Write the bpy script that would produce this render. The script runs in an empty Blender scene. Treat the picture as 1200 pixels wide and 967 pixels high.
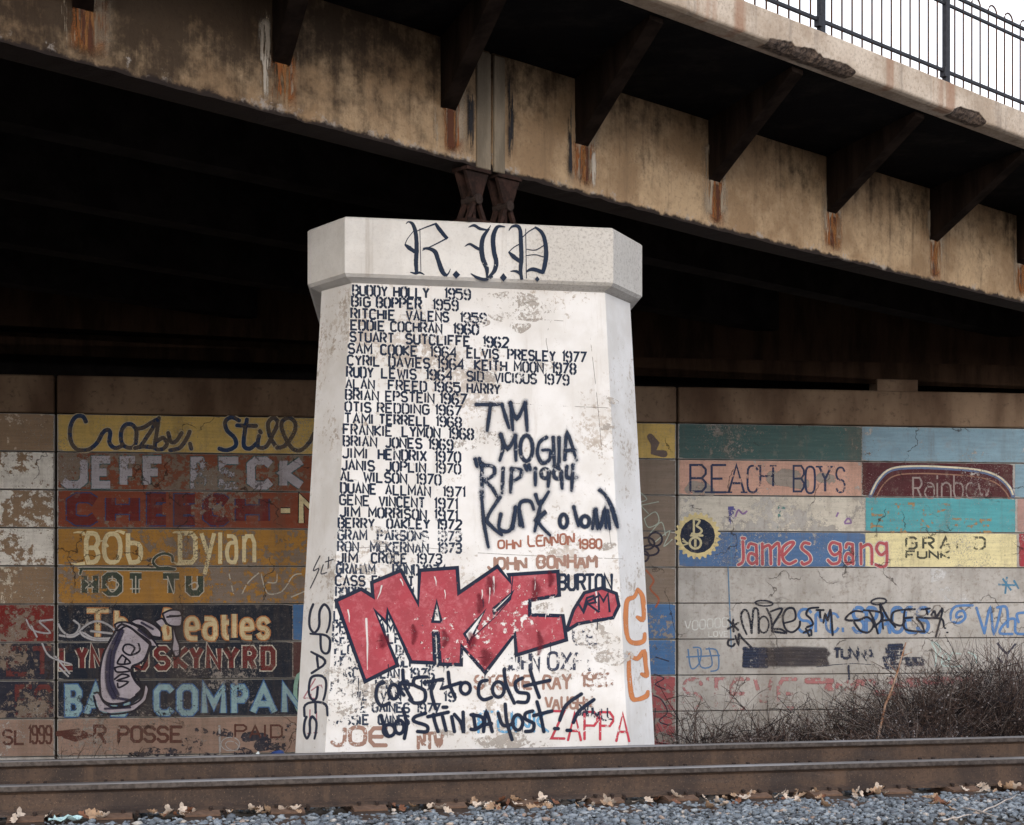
import bpy, math, random
import numpy as np
from mathutils import Vector, noise as mnoise
from mathutils.geometry import tessellate_polygon
R = random.Random(7)
scene = bpy.context.scene

# ------------------------------------------------------------------ camera, sky, sun, exposure
EYE = 1.6                       # eye height above the low ground behind the photographer
F = 1900.0                      # focal length in pixels of the 1200 px wide picture
HX, HY = 600.0, 690.0           # principal column, horizon row
cam = bpy.data.cameras.new('camera')
cam.sensor_width = 36.0
cam.lens = F / 1200.0 * 36.0
cam.shift_y = (HY - 483.5) / 1200.0
cam.clip_start = 0.1
cam.clip_end = 2000.0
cam_ob = bpy.data.objects.new('camera', cam)
cam_ob.location = (0, 0, EYE)
cam_ob.rotation_euler = (math.radians(90), 0, 0)
scene.collection.objects.link(cam_ob)
scene.camera = cam_ob

SUN_EL, SUN_AZ = 13.0, 180.0    # azimuth measured from +Y (view direction) towards +X
world = bpy.data.worlds.new('World')
scene.world = world
world.use_nodes = True
wn = world.node_tree
sky = wn.nodes.new('ShaderNodeTexSky')
sky.sky_type = 'NISHITA'
sky.sun_disc = False
sky.sun_elevation = math.radians(SUN_EL)
sky.sun_rotation = math.radians(SUN_AZ)
sky.air_density = 1.0
sky.dust_density = 6.0
sky.ozone_density = 1.0
# thin bright cloud over most of the sky, blue showing through the gaps
_tc = wn.nodes.new('ShaderNodeTexCoord'); _mp = wn.nodes.new('ShaderNodeMapping'); _mp.inputs['Scale'].default_value = (1, 1, 2.2)
_cn = wn.nodes.new('ShaderNodeTexNoise'); _cn.inputs['Scale'].default_value = 2.6; _cn.inputs['Detail'].default_value = 6; _cn.inputs['Roughness'].default_value = 0.5
_cr = wn.nodes.new('ShaderNodeMapRange'); _cr.interpolation_type = 'SMOOTHSTEP'
_cr.inputs[1].default_value = 0.36; _cr.inputs[2].default_value = 0.56; _cr.inputs[3].default_value = 0.25; _cr.inputs[4].default_value = 1.0
_cm = wn.nodes.new('ShaderNodeMix'); _cm.data_type = 'RGBA'; _cm.inputs[7].default_value = (6.9, 7.15, 7.7, 1)
wn.links.new(_tc.outputs['Generated'], _mp.inputs[0]); wn.links.new(_mp.outputs[0], _cn.inputs['Vector'])
wn.links.new(_cn.outputs[0], _cr.inputs[0]); wn.links.new(_cr.outputs[0], _cm.inputs[0])
wn.links.new(sky.outputs[0], _cm.inputs[6]); wn.links.new(_cm.outputs[2], wn.nodes['Background'].inputs[0])
wn.nodes['Background'].inputs[1].default_value = 0.15
sun = bpy.data.lights.new('sun', 'SUN')
sun.energy = 0.8
sun.angle = math.radians(28)
sun.color = (1.0, 0.94, 0.88)
sun_ob = bpy.data.objects.new('sun', sun)
_el, _az = math.radians(SUN_EL), math.radians(SUN_AZ)
_d = Vector((math.sin(_az) * math.cos(_el), math.cos(_az) * math.cos(_el), math.sin(_el)))
sun_ob.rotation_euler = _d.to_track_quat('Z', 'Y').to_euler()
sun_ob.location = (-4, -8, 12)
scene.collection.objects.link(sun_ob)
scene.view_settings.view_transform = 'Standard'
scene.view_settings.look = 'None'
scene.view_settings.exposure = 0.65
scene.view_settings.gamma = 1.0
scene.cycles.max_bounces = 6
scene.cycles.transparent_max_bounces = 16

# ------------------------------------------------------------------ node helpers
class NT:
    def __init__(s, tree): s.t = tree
    def n(s, typ, **kw):
        nd = s.t.nodes.new(typ)
        for k, v in kw.items(): setattr(nd, k, v)
        return nd
    def l(s, a, b): s.t.links.new(a, b)
    def setin(s, sock, v):
        if hasattr(v, 'links') or isinstance(v, bpy.types.NodeSocket): s.l(v, sock)
        else: sock.default_value = v
    def math(s, op, a, b=0.0, c=None, clamp=False):
        nd = s.n('ShaderNodeMath', operation=op, use_clamp=clamp)
        s.setin(nd.inputs[0], a); s.setin(nd.inputs[1], b)
        if c is not None: s.setin(nd.inputs[2], c)
        return nd.outputs[0]
    def mix(s, fac, a, b, mode='MIX'):
        nd = s.n('ShaderNodeMix', data_type='RGBA', blend_type=mode)
        s.setin(nd.inputs[0], fac)
        s.setin(nd.inputs[6], a if not isinstance(a, tuple) else (*a[:3], 1))
        s.setin(nd.inputs[7], b if not isinstance(b, tuple) else (*b[:3], 1))
        return nd.outputs[2]
    def ramp(s, v, lo, hi, a=0.0, b=1.0, smooth=True):
        nd = s.n('ShaderNodeMapRange', interpolation_type='SMOOTHSTEP' if smooth else 'LINEAR')
        s.setin(nd.inputs[0], v); s.setin(nd.inputs[1], lo); s.setin(nd.inputs[2], hi)
        s.setin(nd.inputs[3], a); s.setin(nd.inputs[4], b)
        return nd.outputs[0]
    def coord(s, scale=(1, 1, 1), loc=(0, 0, 0)):
        tc = s.n('ShaderNodeTexCoord'); mp = s.n('ShaderNodeMapping')
        mp.inputs['Scale'].default_value = scale; mp.inputs['Location'].default_value = loc
        s.l(tc.outputs['Object'], mp.inputs[0])
        return mp.outputs[0]
    def noise(s, scale, detail=6, rough=0.6, co=None, dist=0.0):
        nd = s.n('ShaderNodeTexNoise')
        nd.inputs['Scale'].default_value = scale; nd.inputs['Detail'].default_value = detail
        nd.inputs['Roughness'].default_value = rough; nd.inputs['Distortion'].default_value = dist
        if co is None: co = s.coord()
        s.l(co, nd.inputs['Vector'])
        return nd.outputs[0]

def new_mat(name):
    m = bpy.data.materials.new(name); m.use_nodes = True
    nt = NT(m.node_tree); m.node_tree.nodes.clear()
    out = nt.n('ShaderNodeOutputMaterial'); b = nt.n('ShaderNodeBsdfPrincipled')
    nt.l(b.outputs[0], out.inputs[0])
    return m, nt, b, out

def bump(nt, b, h, strength=0.4, dist=0.01):
    bp = nt.n('ShaderNodeBump'); bp.inputs['Strength'].default_value = strength
    bp.inputs['Distance'].default_value = dist
    nt.l(h, bp.inputs['Height']); nt.l(bp.outputs[0], b.inputs['Normal'])

def simple(name, col, rough=0.8, metal=0.0, var=0.25, scale=12.0, col2=None, bstr=0.3, streak=False, bd=0.01, spec=0.3):
    m, nt, b, _ = new_mat(name)
    co = nt.coord((1, 1, 0.18)) if streak else nt.coord()
    n1 = nt.noise(scale, 8, 0.65, co)
    c2 = col2 if col2 else tuple(c * (1 - var) for c in col)
    c = nt.mix(nt.ramp(n1, 0.38, 0.62), c2, col)
    n2 = nt.noise(scale * 9, 4, 0.6)
    c = nt.mix(nt.ramp(n2, 0.3, 0.7, 0.0, 0.35), c, tuple(x * 0.7 for x in col))
    nt.setin(b.inputs['Base Color'], c)
    b.inputs['Roughness'].default_value = rough; b.inputs['Metallic'].default_value = metal
    b.inputs['Specular IOR Level'].default_value = spec
    bump(nt, b, n2, bstr, bd)
    return m

# grime shared by everything on the long wall: vertical water stains and fine speckle
def grime(nt, col, amt=1.0):
    s1 = nt.noise(1.0, 8, 0.65, nt.coord((2.2, 2.2, 0.16)))
    s2 = nt.noise(1.0, 8, 0.7, nt.coord((7, 7, 0.9), (3, 1, 2)))
    s3 = nt.noise(30, 5, 0.7)
    c = nt.mix(nt.ramp(s1, 0.48, 0.70, 0, 0.42 * amt), col, (0.13, 0.10, 0.08))
    c = nt.mix(nt.ramp(s2, 0.52, 0.72, 0, 0.40 * amt), c, (0.16, 0.13, 0.11))
    c = nt.mix(nt.ramp(s3, 0.58, 0.72, 0, 0.55 * amt), c, (0.09, 0.075, 0.065))
    s4 = nt.noise(5.0, 9, 0.78, nt.coord((1, 1, 1), (11, 5, 8)))
    c = nt.mix(nt.ramp(s4, 0.54, 0.66, 0, 0.42 * amt), c, (0.27, 0.235, 0.21))       # chalky grey-brown scuffing
    cv = nt.coord(); nz = nt.n('ShaderNodeTexNoise'); nz.inputs['Scale'].default_value = 3.0; nz.inputs['Detail'].default_value = 6
    sc = nt.n('ShaderNodeVectorMath', operation='SCALE'); sc.inputs[3].default_value = 0.7; ad = nt.n('ShaderNodeVectorMath', operation='ADD')
    vo = nt.n('ShaderNodeTexVoronoi', feature='DISTANCE_TO_EDGE'); vo.inputs['Scale'].default_value = 0.8
    nt.l(cv, nz.inputs['Vector']); nt.l(nz.outputs['Color'], sc.inputs[0]); nt.l(cv, ad.inputs[0]); nt.l(sc.outputs[0], ad.inputs[1]); nt.l(ad.outputs[0], vo.inputs['Vector'])
    ck = nt.math('MULTIPLY', nt.ramp(vo.outputs['Distance'], 0.004, 0.012, 1, 0), nt.ramp(nt.noise(1.3, 3, 0.5, nt.coord((1, 1, 1), (4, 9, 4))), 0.50, 0.58))
    c = nt.mix(nt.math('MULTIPLY', ck, 0.75), c, (0.04, 0.03, 0.028))
    return c

_paints = {}
def paint(name, col, wear=0.2, soft=0.0, wall=False, scale=9.0, rough=0.75, drip=False, alpha=1.0, big=1.1, mott=None):
    """old paint film: flakes off where a noise shared by the whole surface falls low; soft = sprayed edge."""
    if name in _paints: return _paints[name]
    m, nt, b, out = new_mat(name)
    n1 = nt.noise(scale, 10, 0.72)
    n2 = nt.noise(big, 3, 0.5, nt.coord((1, 1, 1), (7.3, 2.1, 5.7)))
    if drip:
        n1 = nt.noise(1.0, 8, 0.7, nt.coord((14, 14, 1.3)))
    nn = nt.math('ADD', nt.math('MULTIPLY', n1, 0.62), nt.math('MULTIPLY', n2, 0.38))
    t = 0.28 + 0.46 * wear
    a = nt.ramp(nn, t - 0.008, t + 0.008)
    if wall: a = nt.math('MULTIPLY', a, nt.ramp(nt.math('ADD', nt.noise(38, 6, 0.8), nt.math('MULTIPLY', nt.math('SUBTRACT', n2, 0.5), 0.35)), 0.36 + 0.06 * wear, 0.40 + 0.06 * wear, 0.15, 1.0))
    if wear <= 0.001: a = 1.0
    n3 = nt.noise(4.0, 6, 0.6)
    c = nt.mix(nt.ramp(n3, 0.35, 0.65, 0, 0.55), col, tuple(min(1, x * 0.72 + 0.02) for x in col))
    c = nt.mix(nt.ramp(nt.noise(40, 4, 0.7), 0.55, 0.7, 0, 0.4), c, tuple(x * 0.6 for x in col))
    if mott: c = nt.mix(nt.ramp(nt.noise(10, 8, 0.8, None, 0.4), 0.48, 0.62, 0, 0.85), c, mott)
    if wall:
        br = nt.noise(1.0, 6, 0.7, nt.coord((1.6, 1.6, 22)))      # long brush strokes along the row
        c = nt.mix(nt.ramp(br, 0.40, 0.62, 0, 0.38), c, tuple(min(1, x * 1.22 + 0.015) for x in col))
        c = grime(nt, c, 0.8)
    at = nt.n('ShaderNodeAttribute', attribute_name='edge')
    if soft > 0:
        e = nt.math('SUBTRACT', 1.0, at.outputs['Fac'])
        sp = nt.noise(90, 3, 0.8)
        e = nt.math('ADD', e, nt.math('MULTIPLY', nt.math('SUBTRACT', sp, 0.5), 0.9 * soft))
        ea = nt.ramp(e, 0.05, 0.15 + 0.75 * soft)
        a = nt.math('MULTIPLY', a, ea)
    else:
        e = nt.math('SUBTRACT', 1.0, at.outputs['Fac'])
        sp = nt.noise(25, 4, 0.8)
        e = nt.math('ADD', e, nt.math('MULTIPLY', nt.math('SUBTRACT', sp, 0.5), 0.5))
        ea = nt.ramp(e, 0.0, 0.10)
        a = nt.math('MULTIPLY', a, ea)
    if alpha < 1: a = nt.math('MULTIPLY', a, alpha)
    nt.setin(b.inputs['Base Color'], c)
    b.inputs['Roughness'].default_value = 0.9 if wall else rough
    b.inputs['Specular IOR Level'].default_value = 0.06 if wall else 0.10
    tr = nt.n('ShaderNodeBsdfTransparent'); mx = nt.n('ShaderNodeMixShader')
    nt.setin(mx.inputs[0], a); nt.l(tr.outputs[0], mx.inputs[1]); nt.l(b.outputs[0], mx.inputs[2])
    nt.l(mx.outputs[0], out.inputs[0])
    _paints[name] = m
    return m

# ------------------------------------------------------------------ object helpers
def root(name, label, cat, loc, group=None, kind=None):
    o = bpy.data.objects.new(name, None); o.location = loc
    o.empty_display_size = 0.2
    scene.collection.objects.link(o)
    tag(o, label, cat, group, kind)
    return o

def tag(o, label=None, cat=None, group=None, kind=None):
    if label: o['label'] = label
    if cat: o['category'] = cat
    if group: o['group'] = group
    if kind: o['kind'] = kind
    return o

def link(name, me, parent=None, local=False):
    o = bpy.data.objects.new(name, me)
    scene.collection.objects.link(o)
    if parent:
        o.parent = parent
        if not local:
            p, q = Vector((0, 0, 0)), parent
            while q: p += q.location; q = q.parent
            o.location = -p
    return o

def mesh(name, verts, faces, mat, parent=None, local=False, smooth=False, attr=None):
    me = bpy.data.meshes.new(name)
    me.from_pydata([tuple(v) for v in verts], [], faces)
    if mat: me.materials.append(mat)
    if smooth: me.polygons.foreach_set('use_smooth', [True] * len(me.polygons))
    if attr:
        for k, vals in attr.items():
            a = me.attributes.new(k, 'FLOAT', 'POINT'); a.data.foreach_set('value', vals)
    me.update()
    return link(name, me, parent, local)

class MB:
    def __init__(s): s.v = []; s.f = []
    def add(s, vs, fs):
        o = len(s.v); s.v += [tuple(v) for v in vs]; s.f += [tuple(i + o for i in f) for f in fs]; return s
    def hexa(s, p):        # 8 points: bottom ring 0-3, top ring 4-7
        return s.add(p, [(0, 3, 2, 1), (4, 5, 6, 7), (0, 1, 5, 4), (1, 2, 6, 5), (2, 3, 7, 6), (3, 0, 4, 7)])
    def box(s, c, h, ax=(1, 0, 0), ay=(0, 1, 0), az=(0, 0, 1)):
        c = Vector(c); X = Vector(ax) * h[0]; Y = Vector(ay) * h[1]; Z = Vector(az) * h[2]
        return s.hexa([c - X - Y - Z, c + X - Y - Z, c + X + Y - Z, c - X + Y - Z,
                       c - X - Y + Z, c + X - Y + Z, c + X + Y + Z, c - X + Y + Z])
    def bbox(s, c, h, ax=(1, 0, 0), ay=(0, 1, 0), az=(0, 0, 1), b=0.01):
        """box with chamfered edges"""
        X = Vector(ax); Y = Vector(ay); Z = Vector(az); c = Vector(c)
        vs = []; idx = {}
        for sx in (-1, 1):
            for sy in (-1, 1):
                for sz in (-1, 1):
                    for k in range(3):
                        d = [h[0], h[1], h[2]]
                        for j in range(3):
                            if j != k: d[j] -= b
                        idx[(sx, sy, sz, k)] = len(vs)
                        vs.append(c + X * sx * d[0] + Y * sy * d[1] + Z * sz * d[2])
        fs = []
        I = idx
        for s_ in (-1, 1):
            fs.append((I[s_, -1, -1, 0], I[s_, 1, -1, 0], I[s_, 1, 1, 0], I[s_, -1, 1, 0]))
            fs.append((I[-1, s_, -1, 1], I[1, s_, -1, 1], I[1, s_, 1, 1], I[-1, s_, 1, 1]))
            fs.append((I[-1, -1, s_, 2], I[1, -1, s_, 2], I[1, 1, s_, 2], I[-1, 1, s_, 2]))
        for a in (-1, 1):
            for b_ in (-1, 1):
                fs.append((I[a, b_, -1, 0], I[a, b_, -1, 1], I[a, b_, 1, 1], I[a, b_, 1, 0]))
                fs.append((I[a, -1, b_, 0], I[a, -1, b_, 2], I[a, 1, b_, 2], I[a, 1, b_, 0]))
                fs.append((I[-1, a, b_, 1], I[-1, a, b_, 2], I[1, a, b_, 2], I[1, a, b_, 1]))
                for c_ in (-1, 1):
                    fs.append((I[a, b_, c_, 0], I[a, b_, c_, 1], I[a, b_, c_, 2]))
        return s.add(vs, fs)
    def tube(s, pts, r, n=6, cap=True):
        pts = [Vector(p) for p in pts]; rings = []
        for i, p in enumerate(pts):
            d = (pts[min(i + 1, len(pts) - 1)] - pts[max(i - 1, 0)]).normalized()
            up = Vector((0, 0, 1)) if abs(d.z) < 0.9 else Vector((1, 0, 0))
            a = d.cross(up).normalized(); b = d.cross(a)
            rr = r[i] if isinstance(r, (list, tuple)) else r
            rings.append([p + (a * math.cos(2 * math.pi * k / n) + b * math.sin(2 * math.pi * k / n)) * rr for k in range(n)])
        fs = []
        for i in range(len(pts) - 1):
            for k in range(n):
                k2 = (k + 1) % n
                fs.append((i * n + k, i * n + k2, (i + 1) * n + k2, (i + 1) * n + k))
        if cap:
            fs.append(tuple(range(n - 1, -1, -1))); fs.append(tuple((len(pts) - 1) * n + k for k in range(n)))
        return s.add([v for r_ in rings for v in r_], fs)
    def loft(s, a, b, closed_ends=True):
        n = len(a)
        fs = [(k, (k + 1) % n, n + (k + 1) % n, n + k) for k in range(n)]
        if closed_ends: fs += [tuple(range(n - 1, -1, -1)), tuple(range(n, 2 * n))]
        return s.add(list(a) + list(b), fs)
    def build(s, name, mat, parent=None, local=False, smooth=False):
        o = mesh(name, s.v, s.f, mat, parent, local, smooth)
        import bmesh
        bm = bmesh.new(); bm.from_mesh(o.data); bmesh.ops.recalc_face_normals(bm, faces=bm.faces)
        bm.to_mesh(o.data); bm.free()
        return o

def V(x, y, zc): return Vector((x, y, zc + EYE))      # zc = height relative to the eye
CAM = Vector((0, 0, EYE))
def ray(px, py): return Vector(((px - HX) / F, 1.0, (HY - py) / F))

class Plane:
    def __init__(s, p, q, r):
        s.p = Vector(p); s.n = (Vector(q) - s.p).cross(Vector(r) - s.p).normalized()
        if s.n.dot(CAM - s.p) < 0: s.n = -s.n
    def hit(s, px, py, off=0.0):
        d = ray(px, py); p = s.p + s.n * off
        return CAM + d * ((p - CAM).dot(s.n) / d.dot(s.n))
# ------------------------------------------------------------------ materials of the place
M = {}
def mat_wallconc():
    m, nt, b, _ = new_mat('wall_concrete')
    n1 = nt.noise(1.2, 8, 0.65); n2 = nt.noise(14, 8, 0.7)
    c = nt.mix(nt.ramp(n1, 0.35, 0.65), (0.36, 0.35, 0.34), (0.50, 0.49, 0.485))
    c = nt.mix(nt.ramp(n2, 0.50, 0.68, 0, 0.6), c, (0.24, 0.21, 0.18))
    # hairline cracks
    vo = nt.n('ShaderNodeTexVoronoi', feature='DISTANCE_TO_EDGE'); vo.inputs['Scale'].default_value = 0.55
    ds = nt.n('ShaderNodeVectorMath', operation='ADD')
    nz = nt.n('ShaderNodeTexNoise'); nz.inputs['Scale'].default_value = 2.5; nz.inputs['Detail'].default_value = 8
    sc = nt.n('ShaderNodeVectorMath', operation='SCALE'); sc.inputs[3].default_value = 0.8
    co = nt.coord(); nt.l(co, nz.inputs['Vector']); nt.l(nz.outputs['Color'], sc.inputs[0])
    nt.l(co, ds.inputs[0]); nt.l(sc.outputs[0], ds.inputs[1]); nt.l(ds.outputs[0], vo.inputs['Vector'])
    ck = nt.ramp(vo.outputs['Distance'], 0.004, 0.013, 1, 0)
    ck = nt.math('MULTIPLY', ck, nt.ramp(nt.noise(0.9, 3, 0.5, nt.coord((1, 1, 1), (4, 4, 4))), 0.5, 0.6))
    c = nt.mix(nt.math('MULTIPLY', ck, 0.7), c, (0.05, 0.04, 0.035))
    c = grime(nt, c, 0.8)
    nt.setin(b.inputs['Base Color'], c); b.inputs['Roughness'].default_value = 0.9
    b.inputs['Specular IOR Level'].default_value = 0.2
    h = nt.math('SUBTRACT', nt.math('MULTIPLY', n2, 0.6), ck)
    bump(nt, b, h, 0.5, 0.01)
    return m
M['wall'] = mat_wallconc()

def mat_cornice():
    m, nt, b, _ = new_mat('cornice_concrete')
    n1 = nt.noise(1.0, 6, 0.55, nt.coord((1.1, 1.1, 0.35))); n2 = nt.noise(11, 8, 0.7)
    c = nt.mix(nt.ramp(n1, 0.33, 0.67), (0.085, 0.047, 0.027), (0.24, 0.165, 0.11))
    c = nt.mix(nt.ramp(n2, 0.52, 0.70, 0, 0.6), c, (0.05, 0.032, 0.02))
    nt.setin(b.inputs['Base Color'], c); b.inputs['Roughness'].default_value = 0.9
    bump(nt, b, n2, 0.4, 0.01); return m
M['cornice'] = mat_cornice()
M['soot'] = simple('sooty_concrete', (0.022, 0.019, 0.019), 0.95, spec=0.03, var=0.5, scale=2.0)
M['soot_brown'] = simple('sooty_brown_concrete', (0.055, 0.032, 0.02), 0.95, spec=0.1, var=0.6, scale=3.0, streak=True)
M['core'] = simple('wall_core', (0.05, 0.04, 0.03), 0.95)

def mat_girder():
    m, nt, b, _ = new_mat('girder_concrete')
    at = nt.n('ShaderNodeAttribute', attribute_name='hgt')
    tx = nt.n('ShaderNodeAttribute', attribute_name='along')
    h = at.outputs['Fac']; t = tx.outputs['Fac']
    n1 = nt.noise(1.3, 9, 0.68); n2 = nt.noise(22, 8, 0.75); n4 = nt.noise(5.0, 8, 0.7)
    ns = nt.noise(1.0, 9, 0.7, nt.coord((5, 5, 0.35)))
    c = nt.mix(nt.ramp(n1, 0.38, 0.62), (0.33, 0.22, 0.13), (0.54, 0.39, 0.245))
    c = nt.mix(nt.ramp(ns, 0.52, 0.68, 0, 0.55), c, (0.20, 0.135, 0.085))
    c = nt.mix(nt.ramp(n2, 0.50, 0.66, 0, 0.6), c, (0.23, 0.16, 0.10))
    # old soot and lichen bloom: heavy on the left span, patchy to the right; plus painted slab shade higher up
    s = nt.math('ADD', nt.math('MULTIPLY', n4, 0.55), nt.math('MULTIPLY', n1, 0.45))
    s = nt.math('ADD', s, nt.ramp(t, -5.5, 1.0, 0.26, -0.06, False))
    s = nt.math('ADD', s, nt.ramp(h, 0.15, 0.85, -0.07, 0.10, False))  # darker towards the top of the web: slab shade put into the colour
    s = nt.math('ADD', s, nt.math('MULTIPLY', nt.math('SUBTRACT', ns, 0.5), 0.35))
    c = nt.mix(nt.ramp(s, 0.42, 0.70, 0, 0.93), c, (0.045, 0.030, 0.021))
    # lime crust along the drip edge
    e = nt.math('ADD', nt.math('SUBTRACT', 0.13, h), nt.math('MULTIPLY', nt.math('SUBTRACT', nt.noise(14, 9, 0.75), 0.5), 0.6))
    c = nt.mix(nt.math('MULTIPLY', nt.ramp(e, 0.06, 0.10), nt.ramp(nt.noise(2.6, 6, 0.7), 0.50, 0.58, 0, 0.8)), c, (0.40, 0.36, 0.33))
    e2 = nt.math('ADD', nt.math('SUBTRACT', 0.045, h), nt.math('MULTIPLY', nt.math('SUBTRACT', n4, 0.5), 0.16))
    c = nt.mix(nt.ramp(e2, -0.01, 0.03), c, (0.03, 0.022, 0.02))
    nt.setin(b.inputs['Base Color'], c); b.inputs['Roughness'].default_value = 0.9
    b.inputs['Specular IOR Level'].default_value = 0.2
    bump(nt, b, nt.math('ADD', n2, n4), 0.55, 0.015); return m
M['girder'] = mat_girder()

def mat_edge():
    m, nt, b, _ = new_mat('slab_edge_concrete')
    at = nt.n('ShaderNodeAttribute', attribute_name='spall')
    n1 = nt.noise(1.6, 8, 0.65); n2 = nt.noise(26, 8, 0.75); ns = nt.noise(1.0, 8, 0.7, nt.coord((5, 5, 0.3)))
    c = nt.mix(nt.ramp(n1, 0.36, 0.64), (0.40, 0.32, 0.25), (0.60, 0.52, 0.44))
    c = nt.mix(nt.ramp(n2, 0.46, 0.66, 0, 0.6), c, (0.26, 0.20, 0.15))
    c = nt.mix(nt.ramp(ns, 0.52, 0.66, 0, 0.55), c, (0.20, 0.17, 0.15))
    ru = nt.ramp(nt.noise(1.0, 4, 0.5, nt.coord((2.2, 2.2, 0.1), (9, 3, 1))), 0.60, 0.68, 0, 0.6)
    c = nt.mix(ru, c, (0.27, 0.12, 0.06))
    sp = nt.mix(nt.ramp(nt.noise(18, 8, 0.8), 0.42, 0.58), (0.03, 0.02, 0.017), (0.17, 0.125, 0.10))  # broken concrete, colour darkened to paint in the shade of a recess
    c = nt.mix(nt.ramp(at.outputs['Fac'], 0.25, 0.6), c, sp)
    nt.setin(b.inputs['Base Color'], c); b.inputs['Roughness'].default_value = 0.9
    bump(nt, b, n2, 0.5, 0.012); return m
M['edge'] = mat_edge()
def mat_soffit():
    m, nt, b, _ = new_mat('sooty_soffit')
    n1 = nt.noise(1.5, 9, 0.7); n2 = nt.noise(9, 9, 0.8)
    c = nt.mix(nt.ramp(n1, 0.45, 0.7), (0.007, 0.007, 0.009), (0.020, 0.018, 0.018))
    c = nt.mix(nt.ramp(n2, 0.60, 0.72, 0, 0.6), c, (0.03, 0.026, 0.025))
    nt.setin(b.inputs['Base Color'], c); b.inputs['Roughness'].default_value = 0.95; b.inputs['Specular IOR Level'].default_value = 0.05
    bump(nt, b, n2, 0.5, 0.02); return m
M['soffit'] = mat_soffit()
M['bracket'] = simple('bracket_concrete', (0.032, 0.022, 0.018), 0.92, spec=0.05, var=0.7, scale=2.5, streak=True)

def mat_pier(name, gap):
    m, nt, b, _ = new_mat(name)
    n1 = nt.noise(17.0, 10, 0.78); n2 = nt.noise(1.3, 3, 0.5, nt.coord((1, 1, 1), (2.7, 8.1, 1.2)))
    nn = nt.math('ADD', nt.math('MULTIPLY', n1, 0.6), nt.math('MULTIPLY', n2, 0.4))
    bare = nt.mix(nt.ramp(nt.noise(5, 6, 0.6), 0.4, 0.6), (0.42, 0.37, 0.33), (0.56, 0.52, 0.49))
    n3 = nt.noise(2.2, 7, 0.6)
    white = nt.mix(nt.ramp(n3, 0.36, 0.64), (0.67, 0.66, 0.655), (0.77, 0.77, 0.785))
    gr = nt.noise(1.0, 8, 0.75, nt.coord((8, 8, 0.7)))
    white = nt.mix(nt.ramp(gr, 0.55, 0.72, 0, 0.35), white, (0.48, 0.44, 0.41))
    c = nt.mix(nt.ramp(nn, gap - 0.015, gap + 0.015), bare, white)
    pit = nt.noise(60, 4, 0.8)
    pm = nt.math('MULTIPLY', nt.ramp(pit, 0.64, 0.70), nt.ramp(nt.noise(1.8, 4, 0.6, nt.coord((1, 1, 1), (5, 5, 5))), 0.42, 0.6))
    c = nt.mix(nt.math('MULTIPLY', pm, 0.8), c, (0.10, 0.08, 0.08))
    nt.setin(b.inputs['Base Color'], c); b.inputs['Roughness'].default_value = 0.75
    b.inputs['Specular IOR Level'].default_value = 0.3
    bump(nt, b, nt.math('ADD', nt.ramp(nn, gap - 0.01, gap + 0.01), nt.math('MULTIPLY', nt.noise(35, 6, 0.7), 0.6)), 0.30, 0.004)
    return m
M['pier'] = mat_pier('white_painted_concrete', 0.438)
def mat_cap():
    m, nt, b, _ = new_mat('cap_concrete')
    tx = nt.coord()
    n1 = nt.noise(2.0, 8, 0.65); n2 = nt.noise(38, 6, 0.8); ns = nt.noise(1.0, 8, 0.7, nt.coord((6, 6, 0.25)))
    sep = nt.n('ShaderNodeSeparateXYZ'); nt.l(tx, sep.inputs[0])
    c = nt.mix(nt.ramp(n1, 0.35, 0.65), (0.62, 0.61, 0.60), (0.74, 0.735, 0.73))
    right = nt.ramp(nt.math('ADD', sep.outputs[0], nt.math('MULTIPLY', n1, 1.2)), 0.55, 0.95)   # the unpainted right end
    c = nt.mix(nt.math('MULTIPLY', right, 0.6), c, (0.50, 0.48, 0.45))
    c = nt.mix(nt.math('MULTIPLY', nt.ramp(n2, 0.50, 0.62), nt.math('ADD', 0.15, nt.math('MULTIPLY', right, 0.55))), c, (0.30, 0.28, 0.27))
    c = nt.mix(nt.ramp(ns, 0.58, 0.74, 0, 0.45), c, (0.33, 0.29, 0.25))
    ck = nt.noise(1.0, 9, 0.8, nt.coord((40, 40, 3)))
    c = nt.mix(nt.ramp(ck, 0.68, 0.74, 0, 0.8), c, (0.08, 0.07, 0.06))
    nt.setin(b.inputs['Base Color'], c); b.inputs['Roughness'].default_value = 0.85
    bump(nt, b, n2, 0.35, 0.006); return m
M['cap'] = mat_cap()

def mat_rail():
    m, nt, b, _ = new_mat('rusty_rail_steel')
    n1 = nt.noise(1.0, 8, 0.7, nt.coord((0.6, 0.6, 5))); n2 = nt.noise(50, 6, 0.75); n3 = nt.noise(3, 6, 0.6)
    c = nt.mix(nt.ramp(n3, 0.34, 0.66), (0.032, 0.021, 0.018), (0.082, 0.050, 0.034))
    c = nt.mix(nt.ramp(n1, 0.5, 0.7, 0, 0.5), c, (0.085, 0.068, 0.064))
    c = nt.mix(nt.ramp(n2, 0.50, 0.62, 0, 0.7), c, (0.024, 0.016, 0.013))
    c = nt.mix(nt.ramp(nt.noise(90, 3, 0.7), 0.60, 0.68, 0, 0.6), c, (0.20, 0.13, 0.09))
    c = nt.mix(nt.ramp(nt.noise(1.0, 5, 0.6, nt.coord((9, 9, 0.6))), 0.56, 0.68, 0, 0.5), c, (0.115, 0.07, 0.045))
    nt.setin(b.inputs['Base Color'], c); b.inputs['Roughness'].default_value = 0.75
    b.inputs['Metallic'].default_value = 0.15
    bump(nt, b, n2, 0.3, 0.004); return m
M['rail'] = mat_rail()
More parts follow.
